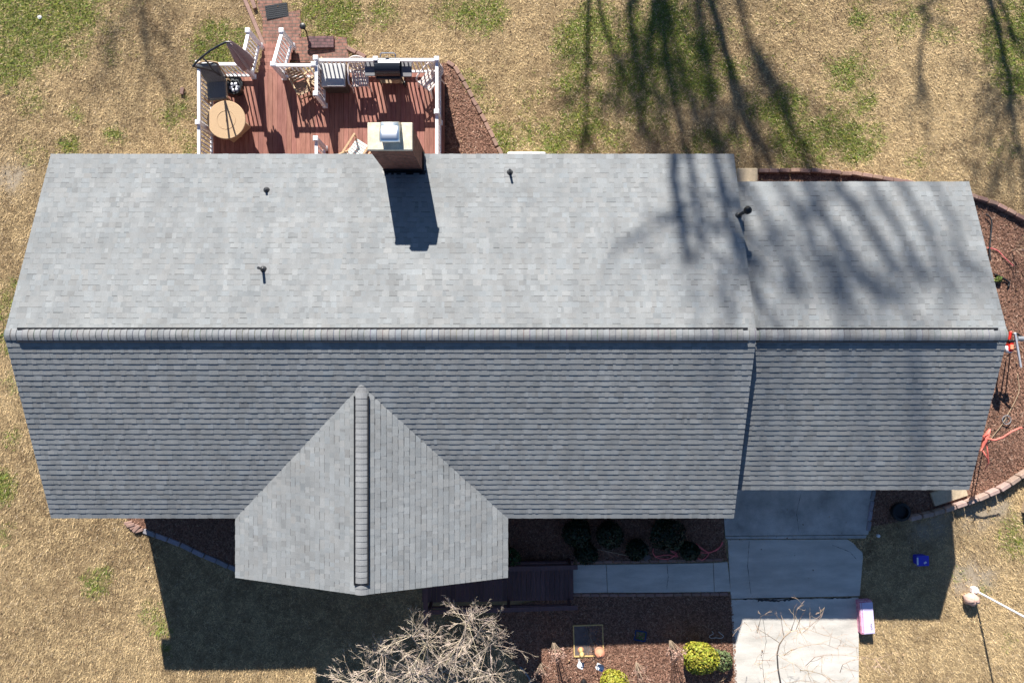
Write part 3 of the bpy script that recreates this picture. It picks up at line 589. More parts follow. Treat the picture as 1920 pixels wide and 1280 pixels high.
# cushioned chair
t = thing('cushioned_chair', 'patio chair with mottled grey cushion facing the round tan table', 'chair', W(419, 178, 0), R(4))
k = MB(); k.box((0, -.02, .44), (.56, .56, .12), bev=.04); k.build('seat_cushion', M['cush'], t)
k = MB(); k.box((0, .37, .76), (.58, .12, .66), eul=(-.42, 0, 0), bev=.04); k.build('back_cushion', M['cush'], t)
k = MB()
for s in (-1, 1):
    k.tube([(s * .33, .30, .38), (s * .36, .20, .64), (s * .36, -.1, .66), (s * .34, -.3, .60), (s * .33, -.33, .30), (s * .33, -.34, .0)], .022, 8); k.tube([(s * .33, .30, .0), (s * .33, .30, .38), (s * .30, .52, 1.05)], .022, 8)
k.tube([(-.30, .52, 1.05), (-.1, .55, 1.1), (.1, .55, 1.1), (.30, .52, 1.05)], .022, 8); k.tube([(-.33, -.3, .36), (.33, -.3, .36)], .02, 8); k.tube([(-.33, .3, .36), (.33, .3, .36)], .02, 8); k.build('frame', M['wicker'], t)
# dark round tub beside it, topped with pale lumps
t = thing('round_tub', 'dark round tub with pale lumps beside the cushioned chair', 'tub', W(447, 171, 0))
k = MB(); k.lathe([(.15, 0), (.2, .3), (.21, .32), (.19, .33), (.17, .27), (.02, .26)], n=24); k.build('tub', M['metal'], t, smooth=True)
for i in range(6):
    a = i * 1.1; k = MB(); k.lathe([(.01, -.04), (.05, -.02), (.06, .01), (.03, .04), (.005, .045)], (.10 * math.cos(a), .10 * math.sin(a), .30), 9); k.build('pale_lump', M['label'], t, smooth=True)
# storage box
t = thing('storage_box', 'dark deck box with a pale grey lid beside the divider railing', 'box', W(635, 156, 0))
k = MB(); k.box((0, 0, .28), (.66, .62, .56), bev=.015); k.build('body', M['boxbody'], t)
k = MB(); k.box((0, .0, .60), (.70, .68, .07), bev=.02); k.box((0, .02, .64), (.58, .52, .012), bev=.004); k.build('lid', M['box'], t)
k = MB(); k.box((0, -.325, .5), (.16, .03, .04), bev=.008); k.build('handle', M['boxbody'], t)
# grill
t = thing('barbecue_grill', 'black barrel grill with grey side shelves at the deck railing', 'grill', W(737, 147, 0))
k = MB(); n = 14; prof = [(.27 * math.cos(math.pi * i / n), .80 + .24 * math.sin(math.pi * i / n)) for i in range(n + 1)]
A = [(-.36, y, z) for y, z in prof]; B = [(.36, y, z) for y, z in prof]; m_ = n + 1
k.add(A + B, [(i, i + 1, m_ + i + 1, m_ + i) for i in range(n)] + [tuple(range(m_ - 1, -1, -1)), tuple(range(m_, 2 * m_))]); k.build('lid', M['grill'], t, smooth=False)
k = MB(); k.box((0, 0, .69), (.74, .52, .20), taper=1.03); k.box((0, -.29, .74), (.70, .05, .10), bev=.01); k.build('firebox', M['metal'], t)
k = MB(); k.tube([(-.22, .29, .84), (-.22, .36, .86), (-.18, .39, .87), (.18, .39, .87), (.22, .36, .86), (.22, .29, .84)], .017, 8); k.box((0, .24, 1.0), (.09, .06, .012), eul=(-.8, 0, 0)); k.build('handle', M['chrome'], t)
for s in (-1, 1):
    k = MB(); k.box((s * .53, .0 - .02 * (s > 0), .80), (.30, .50, .035), bev=.012); k.build('side_shelf', M['shelf'], t)
for x in (-.34, .34):
    for y in (-.2, .2):
        k = MB(); k.box((x, y, .32), (.04, .04, .62)); k.build('leg', M['metal'], t)
k = MB(); k.box((0, 0, .16), (.7, .42, .03)); k.lathe([(.13, 0), (.15, .05), (.15, .22), (.08, .3), (.03, .36)], (.12, -.1, .175), 18); k.build('bottom_shelf', M['greywood'], t)
for s in (-1, 1):
    k = MB(); k.tube([(.36 - .0, s * .2, .09), (.40, s * .2, .09)], .09, 18); k.build('wheel', M['black'], t)
# plastic chairs
pc = thing('plastic_chair', 'beige plastic lattice-back armchair left of the black grill', 'chair', W(680, 155, 0), R(3), 'beige plastic chairs on the deck')
k = MB()
for i in range(6): k.box((-.19 + i * .076, -.02 + .0, .425 - .004 * abs(i - 2.5)), (.062, .46, .016), bev=.005)
k.box((0, -.26, .41), (.46, .04, .04), bev=.012); k.box((0, .2, .42), (.42, .04, .03), bev=.01); k.build('seat', M['beige'], pc)
k = MB(); ring = [(.25 * math.sin(a), .24 + .20 * (.5 - .5 * math.cos(a)) , .45 + .40 * (.5 - .5 * math.cos(a))) for a in [2 * math.pi * i / 28 for i in range(29)]]
k.tube(ring, .024, 8, cap=False)
for i in range(-3, 4):
    xx = i * .062; hh = math.sqrt(max(0, 1 - (xx / .25) ** 2)) * .5; k.bar((xx, .24 + .20 * (.5 - hh), .45 + .4 * (.5 - hh)), (xx, .24 + .20 * (.5 + hh), .45 + .4 * (.5 + hh)), .034, .012)
for q in (.3, .5, .72): k.bar((-.23, .24 + .2 * q - .008, .45 + .4 * q), (.23, .24 + .2 * q - .008, .45 + .4 * q), .012, .03)
k.build('backrest', M['beige'], pc)
for s in (-1, 1):
    k = MB(); k.tube([(s * .24, .33, .68), (s * .28, .15, .66), (s * .285, -.15, .655), (s * .27, -.26, .62), (s * .255, -.27, .43)], .026, 8); k.build('armrest', M['beige'], pc)
    for y in (-.25, .22):
        k = MB(); k.tube([(s * .235, y, .42), (s * .27, y + (.06 if y > 0 else -.05), 0)], [.03, .018], 8); k.build('leg', M['beige'], pc)
dup(pc, W(809, 160, 0), R(-38), 'beige plastic lattice-back armchair turned in the deck corner right of the grill')
# folding chairs
def slat_chair(name, label, loc, rot, seatm, group=None):
    t = thing(name, label, 'chair', loc, rot, group); k = MB()
    for i in range(6): k.box((0, -.22 + i * .085, .42 + .01 * i - .03), (.46, .068, .016))
    k.build('seat', seatm, t); k = MB()
    for i in range(5): k.box((0, .29 + .045 * i, .52 + i * .095), (.44, .018, .07), eul=(-.42, 0, 0))
    k.build('backrest', seatm, t); k = MB()
    for s in (-1, 1):
        k.bar((s * .25, -.30, 0), (s * .25, .2, .44), .035, .045); k.bar((s * .23, .33, 0), (s * .23, -.25, .42), .035, .045); k.bar((s * .24, .2, .42), (s * .24, .52, 1.0), .035, .045)
        k.bar((s * .27, -.32, .64), (s * .27, .36, .66), .055, .025); k.bar((s * .27, -.28, .40), (s * .27, -.28, .64), .035, .035)
    k.bar((-.25, -.2, .08), (.25, -.2, .08), .03, .03); k.bar((-.24, .5, .98), (.24, .5, .98), .03, .05); k.build('frame', M['wood'], t); return t
fc = slat_chair('folding_chair', 'weathered tan folding chair tipped against the short railing by the stairs', W(572, 176, .02), (R(-10), R(8), R(28)), M['greywood'], 'tan folding chairs by the stairs')
fc.scale = (.8,) * 3
dup(fc, W(594, 166, .06), (R(-28), R(-10), R(-40)), 'tan folding chair collapsed against the divider railing post')
slat_chair('lounge_chair', 'tan wooden chair with pale blue slats half hidden beside the chimney', W(678, 288, 0), R(148), M['palecush'])
# path things
t = thing('door_mat', 'black rubber door mat lying on the brick path', 'mat', G(520, 22.5, .036), R(9)); k = MB(); k.box((0, 0, .006), (.70, .44, .012), bev=.004); mo = k.build('backing', M['dead'], t)
k = MB()
for i in range(12):
    for j in range(7): k.box((-.305 + i * .0555, -.18 + j * .06, .016), (.036, .036, .008), R(45) if (i + j) % 2 else 0)
k.build('nubs', M['rubber'], t)
t = thing('path_light', 'short black path light standing in grass beside the brick path', 'lamp', G(575, 61)); k = MB(); k.tube([(0, 0, 0), (0, 0, .36)], .022, 8); k.build('post', M['black'], t); k = MB(); k.lathe([(.055, .30), (.055, .40), (.10, .41), (.09, .44), (.03, .46)], n=18); k.build('lamp_head', M['black'], t)
k = MB()
for a, b in (((456, -10), (497, 88)), ((470, -10), (480, 18))): k.bar(G(*a, .05), G(*b, .05), .11, .10)
tag(k.build('timber_edging', M['edgeblock']), 'reddish landscape timbers edging the left side of the brick path', 'edging')
k = MB(); k.box(G(604, 82, .08), (.78, .36, .09), R(1), bev=.01); tag(k.build('stepping_slab', brickmat('dark_paver', (.16, .085, .085), (.12, .07, .075), (.07, .05, .05), .2, .1, .01)), 'dark red slab lying on the brick pad behind the deck', 'slab')
k = MB(); k.box(G(343, 172, .05), (.11, .20, .07), R(-12), bev=.006); tag(k.build('loose_brick', M['edgeblock']), 'single red brick lying on the dry lawn left of the deck', 'brick')
k = MB(); k.box(G(1398, 331, .09), (.62, .42, .18), bev=.02); tag(k.build('concrete_block', M['sand']), 'square sandy concrete block at the inner roof corner behind the garage', 'block')
t = thing('heat_pump', 'white heat pump unit mostly hidden under the back eave', 'heat pump', G(986, 317)); k = MB(); k.box((0, -.05, .03), (1.2, .9, .12)); k.build('pad', M['sand'], t)
k = MB(); k.box((.0, -.10, .48), (1.12, .78, .78), bev=.03); u_ = k.build('casing', M['soffit'], t); k = MB(); k.lathe([(.30, .872), (.31, .885), (.29, .89), (.06, .88)], (.12, -.10, 0), 32); k.build('fan_grille', M['black'], u_)

# edging blocks --------------------------------------------------------------------------------------
def edging(pts, label, group, size=(.29, .14, .11), dz=.0, m='edgeblock', gap=.012, seed=1, jit=.012):
    r = random.Random(seed); P3 = [G(*p) for p in pts]; i = 0; proto = []
    for v in range(4):
        k = MB(); t = r.uniform(.8, 1.25); k.box((0, 0, size[2] / 2), size, bev=.015, c=(t, t * r.uniform(.95, 1.02), t * r.uniform(.92, 1.02)), taper=.95)
        me = None; proto.append(k)
    objs = []; meshes = []; carry = 0
    for a, b in zip(P3, P3[1:]):
        d = (b - a); L = d.length; d.normalize(); s = carry
        while s + size[0] * .5 < L:
            p = a + d * (s + size[0] / 2)
            if len(meshes) < 4:
                o = proto[len(meshes)].build('edging_block', M[m]); meshes.append(o.data)
            else:
                o = bpy.data.objects.new('edging_block', r.choice(meshes)); COL.objects.link(o)
            o.location = (p.x + r.uniform(-jit, jit), p.y + r.uniform(-jit, jit), gz(p.x) + dz - .02); o.rotation_euler = (r.uniform(-.03, .03), r.uniform(-.03, .03), math.atan2(d.y, d.x) + r.uniform(-.06, .06)); tag(o, label, 'edging', group); s += size[0] + gap
        carry = s - L
edging([(838, 117), (852, 126), (866, 148), (892, 195), (915, 240), (940, 290)], 'red brick block in the slanting border of the deck mulch triangle', 'bricks edging the deck mulch triangle', (.27, .13, .10), seed=3)
edging([(652, 90), (670, 100), (684, 108)], 'grey-brown block in the short border behind the deck railing', 'blocks edging the back of the deck', (.32, .13, .08), seed=4)
edging([(1420, 322), (1480, 321), (1540, 323), (1600, 328), (1650, 335), (1710, 346)], 'red brick block in the border between the back lawn and garage eave', 'bricks edging the bed behind the garage', (.30, .13, .19), seed=5)
edging([(1810, 366), (1832, 374), (1862, 384), (1890, 398), (1915, 413), (1950, 440)], 'dark red brick block in the curved border above the right garage bed', 'bricks edging the top of the garage bed', (.30, .13, .20), seed=6)
edging([(1700, 970), (1740, 960), (1775, 949), (1805, 940), (1835, 929), (1862, 917), (1890, 901), (1915, 885), (1945, 866)], 'pale pink retaining block in the curved wall below the right garage bed', 'blocks of the curved wall of the garage bed', (.34, .13, .27), seed=7, m='paleblock')
edging([(1637, 918), (1632, 950), (1627, 985)], 'purplish brick block in the border along the right side of the garage apron', 'bricks edging the garage apron', (.30, .13, .10), seed=8, m='slate')
edging([(270, 994), (300, 1004), (345, 1022), (400, 1047), (450, 1069)], 'grey block in the shaded slanting border left of the front gable', 'blocks edging the shaded left bed', (.40, .16, .10), seed=9, m='slate')
edging([(1056, 1113.5), (1120, 1114), (1200, 1114), (1290, 1113), (1368, 1112)], 'brown brick block in the row below the front walkway', 'bricks along the lower side of the front walkway', (.27, .10, .08), seed=10, gap=.006, jit=.004)
edging([(1080, 1053), (1150, 1052), (1260, 1050), (1350, 1048)], 'brown brick block in the row between the walkway and the shrubs', 'bricks along the upper side of the front walkway', (.27, .10, .08), seed=12, gap=.006, jit=.004)
r = random.Random(31)
for i in range(5):
    p = G(243 + i * 5, 979 + i * 3.5); k = MB(); k.box((p.x, p.y, p.z + .05 + .02 * (i % 2)), (.26, .10, .09), R(35 + r.uniform(-25, 25)), bev=.012); tag(k.build('edging_block', M['edgeblock']), 'loose reddish block tumbled at the sunlit end of the left bed border', 'edging', 'loose blocks at the left house corner')
k = MB(); k.box(G(1776, 925, .04), (1.05, .42, .16), R(18), bev=.015); tag(k.build('concrete_pad', M['sand']), 'sandy concrete pad sticking out under the garage corner', 'slab')
k = MB(); k.tube([G(1748, 925, .06), G(1757, 945, .06)], .03, 8); tag(k.build('drain_pipe', M['grey']), 'short grey drain pipe lying in the shaded bed right of the driveway', 'pipe')
k = MB(); k.lathe([(.2, 0), (.26, .03), (.29, .12), (.27, .2), (.2, .21), (.18, .12)], tuple(G(1684, 957)), 24); tag(k.build('rubber_tub', M['black']), 'black rubber tub standing in the shaded bed right of the driveway', 'tub')

# front porch / ramp --------------------------------------------------------------------------------
rp = thing('porch_ramp', 'plum painted boardwalk ramp from the walkway to the front porch', 'ramp', (-.3, -7.2, -.4)); kw = dict(parent=rp, world=True)
def rz(x): return .02 + (1.84 - x) * .045
k = MB(); x = 1.84; r = random.Random(4)
while x > -2.6:
    t = r.uniform(.8, 1.15); k.box((x - .07, -7.17, rz(x) - .015), (.134, 1.12, .03), c=(t, t, t)); x -= .141
k.build('ramp_floor', M['plum'], **kw)
k = MB(); k.bar((1.84, -7.74, rz(1.84) - .08), (-2.6, -7.74, rz(-2.6) - .08), .03, .12); k.bar((1.84, -6.60, rz(1.84) - .08), (-2.6, -6.60, rz(-2.6) - .08), .03, .12); k.build('rim_board', M['plum'], **kw)
for lb, y in (('dark plum handrail on the house side of the ramp', -6.60), ('dark plum handrail on the garden side of the ramp', -7.78)):
    tr = MB(); tr.bar((1.92, y, rz(1.84) + .50), (-2.5, y - .02, rz(-2.5) + .60), .13, .035); tr.build('handrail', M['plum'], **kw)
    tr = MB(); tr.bar((1.75, y, rz(1.84) + .30), (-2.5, y, rz(-2.5) + .30), .04, .09); tr.build('mid_rail', M['plum'], **kw)
    for x in (1.70, -.1, -2.4):
        tr = MB(); tr.box((x, y, rz(x) + .05), (.09, .09, .88)); tr.build('post', M['plum'], **kw)
k = MB(); k.bar((-2.48, -6.3, .92), (-2.48, -8.3, .88), .13, .035); k.build('handrail', M['plum'], **kw)
for y in (-6.4, -8.2):
    k = MB(); k.box((-2.48, y, .3), (.09, .09, 1.4)); k.build('post', M['plum'], **kw)
k = MB(); c0 = G(846, 1109, .25); k.tube([(c0.x + .12 * math.cos(a), c0.y + .13 * math.sin(a), c0.z) for a in [i * .3142 for i in range(21)]], .008, 6)
tag(k.build('wire_hoop', M['green']), 'thin green wire hoop beside the porch handrail', 'hoop')

# ------------------------------------------------------------------ vegetation
def limb(mb, pts, r0, r1, n=6, c=(1, 1, 1)):
    k = len(pts); mb.tube(pts, [r0 + (r1 - r0) * i / (k - 1) for i in range(k)], n, c)
def wiggle(p, d, L, r, k=5, amt=.12, up=0):
    pts = [Vector(p)]; d = Vector(d).normalized()
    for i in range(k):
        d = (d + Vector((r.gauss(0, amt), r.gauss(0, amt), r.gauss(0, amt) + up))).normalized(); pts.append(pts[-1] + d * L / k)
    return pts, d
def branchy(mb, p, d, L, rad, depth, r, n=5, c=None, amt=.12, up=.03, kids=(3, 5), spread=.7, minr=.004, ratio=.6):
    col = c(r) if c else (1, 1, 1); pts, de = wiggle(p, d, L, r, 5, amt, up); limb(mb, pts, rad, max(rad * .5, minr), n, col)
    if depth <= 0: return
    for i in range(r.randint(*kids)):
        t = r.uniform(.35, 1); j = min(4, int(t * 5)); q = pts[j].lerp(pts[j + 1], t * 5 - j) if j < 5 else pts[-1]; dd = (pts[j + 1] - pts[j]).normalized(); s = dd.orthogonal().normalized(); s.rotate(Matrix.Rotation(r.uniform(0, 6.283), 3, dd))
        branchy(mb, q, (dd + s * spread * r.uniform(.6, 1.4)), L * ratio * r.uniform(.7, 1.2), max(rad * .5, minr), depth - 1, r, max(3, n - 1), c, amt, up, kids, spread, minr, ratio)
# tall bare trees behind the photographed lawn: the shadows on lawn and roof are theirs
def shp(px, py, s='g'):
    return G(px, py) if s == 'g' else onroof(px, py, main_z if s == 'm' else gar_z)
def cast(p, Yt): t = (Yt - p.y) / LY; return Vector((p.x + LX * t, Yt, p.z + t))
def shade_tree(label, base, trunk, limbs, seed, top, nb, spread=(1.2, 2.8), r0=.28, hmin=11):
    """trunk/limbs: lists of (px, py, surface, radius) where the shadow falls"""
    r = random.Random(seed); t = thing('bare_tree', label, 'tree', base, 0, 'tall bare trees behind the lawn'); Y0 = base[1]; k = MB()
    tp = [cast(shp(x, y, s), Y0) for x, y, s, _ in trunk]; rad = [q[3] for q in trunk]
    k.tube([Vector(base) + Vector((0, 0, -.2)), Vector(base) + Vector((0, 0, .4)), Vector(base).lerp(tp[0], .5)] + tp, [r0 * 1.5, r0 * 1.1, r0] + rad, 8); k.build('trunk', M['bark'], t, world=True)
    k = MB(); starts = []
    for L_ in limbs:
        pts = [cast(shp(x, y, s), Y0 + o_) for x, y, s, _, o_ in L_]; j = min(tp, key=lambda q: (q - pts[0]).length + 6 * max(0, q.z - pts[0].z + 1.3)); pts = [j] + pts; rr = [L_[0][3]] + [q[3] for q in L_]; k.tube(pts, rr, 6); starts += [(pts[i], pts[i + 1] - pts[i]) for i in range(len(pts) - 1)]
    starts += [(tp[i], tp[i + 1] - tp[i]) for i in range(len(tp) - 1)]
    for i in range(nb):
        q, d = r.choice(starts); p = q + d * r.random(); L = r.uniform(*spread); a = r.uniform(0, 6.283)
        if p.z < hmin: continue
        dd = Vector((math.cos(a), .8 * math.sin(a), r.uniform(.35, 1.1)))
        if p.z + L * .8 > top: L *= .5
        branchy(k, p, dd, L, .045, 2, r, 4, None, .14, .05, (3, 5), .8, .011, .6)
    k.build('crown', M['bark'], t, world=True)
shade_tree('slim bare tree with forked trunk behind the lawn', (-1.4, 27, -.4), [(1112, -60, 'g', .09), (1104, 0, 'g', .075), (1102, 60, 'g', .07), (1101, 130, 'g', .06), (1100, 200, 'g', .055), (1094, 260, 'g', .04)],
           [[(1122, 0, 'g', .07, 0), (1132, 50, 'g', .065, 0), (1152, 105, 'g', .06, 0), (1165, 130, 'g', .06, 0), (1182, 170, 'g', .055, .3), (1203, 220, 'g', .045, .4), (1218, 285, 'g', .04, .6)]], 5, 15.5, 26, (.8, 1.8), .14)
shade_tree('bare tree with a thick straight trunk behind the lawn', (-.3, 33, -.3), [(1232, -60, 'g', .17), (1238, 0, 'g', .16), (1245, 60, 'g', .15), (1252, 130, 'g', .13), (1264, 190, 'g', .12), (1285, 285, 'g', .10), (1300, 360, 'm', .09), (1320, 450, 'm', .06)],
           [[(1180, 10, 'g', .13, -.5), (1184, 70, 'g', .10, -1), (1190, 120, 'g', .06, -1.3)], [(1270, 100, 'g', .09, .3), (1295, 190, 'g', .08, .7), (1325, 270, 'g', .06, 1)], [(1225, 30, 'g', .15, 0), (1215, 110, 'g', .10, .3), (1205, 180, 'g', .08, .5)], [(1345, 310, 'm', .12, .3), (1362, 380, 'm', .12, .6), (1378, 470, 'm', .09, .9)], [(1262, 330, 'm', .14, -.3), (1275, 400, 'm', .14, -.6), (1290, 500, 'm', .09, -.6)]], 8, 28, 60, (1.0, 2.6), .30)
shade_tree('tall bare leaning tree behind the lawn', (1.7, 28, -.2), [(1310, -60, 'g', .15), (1332, 0, 'g', .14), (1350, 60, 'g', .13), (1370, 130, 'g', .12), (1385, 185, 'g', .12), (1400, 235, 'g', .11), (1442, 305, 'g', .10), (1462, 345, 'g', .08)],
           [[(1410, 270, 'g', .06, .4), (1420, 330, 'g', .05, .6)]], 13, 15.5, 26, (.8, 1.8), .22)
shade_tree('broad bare tree with spreading limbs far behind the lawn', (3.7, 42, 0), [(1376, -60, 'g', .14), (1390, 20, 'g', .12), (1405, 80, 'g', .11), (1428, 140, 'g', .11), (1456, 195, 'g', .13), (1484, 245, 'g', .14), (1512, 290, 'g', .12), (1570, 345, 'r', .12), (1612, 400, 'r', .14), (1650, 460, 'r', .13), (1685, 520, 'r', .09)],
           [[(1480, 190, 'g', .16, .5), (1472, 215, 'g', .18, .6), (1490, 245, 'g', .16, .7)], [(1632, 345, 'r', .10, .3), (1680, 420, 'r', .11, .5), (1735, 530, 'r', .09, .8)], [(1690, 345, 'r', .09, .4), (1735, 430, 'r', .10, .7), (1785, 560, 'r', .08, 1)], [(1755, 350, 'r', .07, .5), (1790, 430, 'r', .08, .8), (1820, 520, 'r', .06, 1)]], 21, 38, 26, (1.0, 2.4), .26)
shade_tree('wide forked bare tree far behind the lawn', (.9, 46, 0), [(1340, 240, 'g', .15), (1372, 300, 'm', .11), (1400, 345, 'r', .105), (1425, 390, 'r', .105), (1452, 440, 'r', .115), (1482, 500, 'r', .10), (1510, 560, 'r', .10)],
           [[(1385, 330, 'm', .11, .3), (1392, 400, 'm', .11, .3), (1398, 480, 'm', .11, .5)], [(1460, 345, 'r', .10, .3), (1500, 400, 'r', .115, .5), (1545, 480, 'r', .105, .7), (1590, 570, 'r', .11, .9)], [(1515, 345, 'r', .14, .4), (1540, 400, 'r', .14, .6), (1590, 470, 'r', .15, .8), (1625, 540, 'r', .1, 1)]], 33, 40, 30, (1.0, 2.4), .3)
shade_tree('bare tree at the right end of the row behind the lawn', (10.3, 28, 0), [(1840, -60, 'g', .15), (1855, 0, 'g', .13), (1868, 45, 'g', .12), (1880, 100, 'g', .11), (1890, 140, 'g', .10), (1900, 220, 'g', .08), (1912, 290, 'g', .06)], [[(1876, 5, 'g', .08, 0), (1890, 40, 'g', .07, 0), (1905, 90, 'g', .05, 0)], [(1720, 20, 'g', .06, .5), (1790, 55, 'g', .04, 1)]], 34, 15.5, 40, (1.2, 2.8), .22)
shade_tree('bare tree behind the left part of the lawn', (-17.0, 37, -.8), [(262, -60, 'g', .07), (266, 0, 'g', .05), (270, 60, 'g', .04), (274, 120, 'g', .03)], [], 41, 19, 9, (.8, 2.0), .14, 9)
# pollarded crape myrtle in front of the gable
def palec(r): t = r.uniform(.7, 1.25); return (t, t * r.uniform(.88, 1), t * r.uniform(.75, .98))
t = thing('bare_crape_myrtle', 'large pale bare shrub-like tree in front of the gable', 'tree', (-2.2, -10.15, gz(-2.2))); kw = dict(parent=t, world=True); r = random.Random(77)
knobs = [(752, 1218, 2.9), (848, 1240, 2.5), (866, 1196, 3.0), (905, 1172, 2.95), (690, 1250, 2.3), (800, 1202, 3.0), (930, 1262, 2.3), (650, 1282, 2.0), (790, 1258, 2.4), (735, 1280, 2.2), (895, 1285, 2.3), (830, 1290, 2.5), (880, 1152, 3.15), (770, 1190, 3.1), (715, 1225, 2.8), (925, 1205, 2.5), (700, 1290, 2.2), (945, 1290, 2.1)]
tk = MB(); cr = MB()
for i_, (px, py, z) in enumerate(knobs):
    kb = W(px, py, z); b0 = Vector((-2.2 + r.uniform(-.15, .15), -10.15 + r.uniform(-.15, .15), gz(-2.2) - .05)); mid = b0.lerp(kb, .5) + Vector((r.uniform(-.1, .1), -.15, .15)); limb(tk, [b0, b0.lerp(mid, .5), mid, mid.lerp(kb, .6), kb], .035, .011, 7, (.8, .78, .76))
    out = (kb - b0); out.z = 0; out.normalize()
    for i in range(15):
        a = r.uniform(0, 6.283); e = r.uniform(0, 1.0); d = Vector((math.cos(a) * math.cos(e), math.sin(a) * math.cos(e), math.sin(e) * .8)) + out * .35
        branchy(cr, mid.lerp(kb, r.uniform(.72, 1)), d, r.uniform(.45, .95), .0043, 2, r, 4, palec, .05, .03, (3, 6), .6, .0022, .36)
tk.build('trunk', M['pale'], **kw); cr.build('crown', M['pale'], **kw)
# thin bare tree whose branches arch over the driveway
t = thing('bare_sapling', 'thin bare tree arching its brown branches over the driveway', 'tree', G(1468, 1300)); kw = dict(parent=t, world=True); tk = MB(); cr = MB(); r = random.Random(12)
tk.tube([G(1468, 1300, -.05), W(1464, 1282, .5), W(1459, 1255, .9), W(1457, 1226, 1.3), W(1461, 1208, 1.5), W(1470, 1194, 1.7), W(1482, 1184, 1.85), W(1492, 1181, 1.9), W(1501, 1186, 1.9)], [.04, .028, .024, .02, .017, .015, .013, .011, .009], 7, (1.5, 1.4, 1.3))
tk.build('trunk', M['twig'], **kw)
def twc(r): q = r.uniform(.7, 1.6); return (q, q * r.uniform(.85, 1), q * r.uniform(.75, 1))
for L_ in ([(1501, 1186), (1497, 1176), (1520, 1181), (1545, 1190), (1572, 1197), (1585, 1206)], [(1470, 1228), (1480, 1220), (1495, 1214), (1520, 1208), (1545, 1206), (1570, 1216), (1572, 1209), (1610, 1214)], [(1510, 1248), (1528, 1231), (1550, 1227), (1580, 1227), (1610, 1230), (1640, 1236), (1662, 1228), (1684, 1222)],
           [(1457, 1226), (1472, 1236), (1490, 1244), (1510, 1255), (1540, 1263), (1562, 1275), (1580, 1290)], [(1452, 1238), (1436, 1237), (1420, 1237), (1411, 1247)], [(1500, 1256), (1520, 1257), (1550, 1266), (1565, 1278)], [(1575, 1260), (1580, 1245), (1595, 1238), (1615, 1235)], [(1642, 1236), (1652, 1250), (1668, 1262)],
           [(1482, 1184), (1489, 1165), (1494, 1143), (1508, 1126)], [(1492, 1181), (1500, 1160), (1511, 1141)], [(1470, 1194), (1466, 1170), (1464, 1148)], [(1505, 1186), (1525, 1168), (1540, 1156), (1546, 1138)], [(1420, 1186), (1427, 1155), (1436, 1150)], [(1462, 1205), (1440, 1190), (1420, 1178), (1415, 1165)], [(1459, 1255), (1440, 1262), (1425, 1285)], [(1464, 1282), (1500, 1275), (1560, 1283)], [(1400, 1170), (1395, 1165)]):
    zz = [1.2 + .35 * math.sin(i * .8) + .1 * i for i in range(len(L_))]; pts = [W(x, y, z) for (x, y), z in zip(L_, zz)]; limb(cr, pts, .0085, .004, 5, twc(r))
    for i in range(len(pts) - 1):
        for j in range(2):
            p = pts[i].lerp(pts[i + 1], r.random()); a = r.uniform(0, 6.283); branchy(cr, p, Vector((math.cos(a), math.sin(a), r.uniform(-.1, .7))), r.uniform(.15, .5), .0055, 1, r, 4, twc, .18, 0, (1, 3), .6, .003, .5)
cr.build('crown', M['twig'], **kw)
def bare_shrub(label, px, py, hgt, n, seed, L=(.3, .7), m='twig', name='bare_shrub', grp='bare twiggy shrubs in the front bed', c=twc, rad=.007):
    r = random.Random(seed); p = G(px, py); t = thing(name, label, 'shrub', p, 0, grp); k = MB(); k.tube([(0, 0, -.02), (0, 0, hgt * .25)], [.02, .014], 6); k.build('stem', M[m], t); k = MB()
    for i in range(n):
        a = r.uniform(0, 6.283); e = r.uniform(.4, 1.4); branchy(k, (0, 0, hgt * .22), Vector((math.cos(a) * math.cos(e), math.sin(a) * math.cos(e), math.sin(e))), hgt * r.uniform(.5, .85), rad, 2, r, 4, c, .14, .03, (2, 3), .6, .003, .55)
    k.build('branches', M[m], t)
bare_shrub('pale bare shrub with a forked top below the bird feeders', 1170, 1268, .9, 6, 51)
bare_shrub('bare shrub between the two yellow-green bushes', 1228, 1290, .8, 9, 52)
bare_shrub('bare shrub in front of the round yellow-green bush', 1325, 1285, .8, 14, 53)
bare_shrub('bare shrub at the lower edge of the bed by the driveway', 1372, 1290, .9, 12, 54)
bare_shrub('small bare shrub left of the bird feeders', 1005, 1285, .6, 8, 55)
bare_shrub('wispy dark bare shrub in the mulch bed right of the garage', 1895, 470, .9, 9, 56, name='bare_shrub', grp=None)
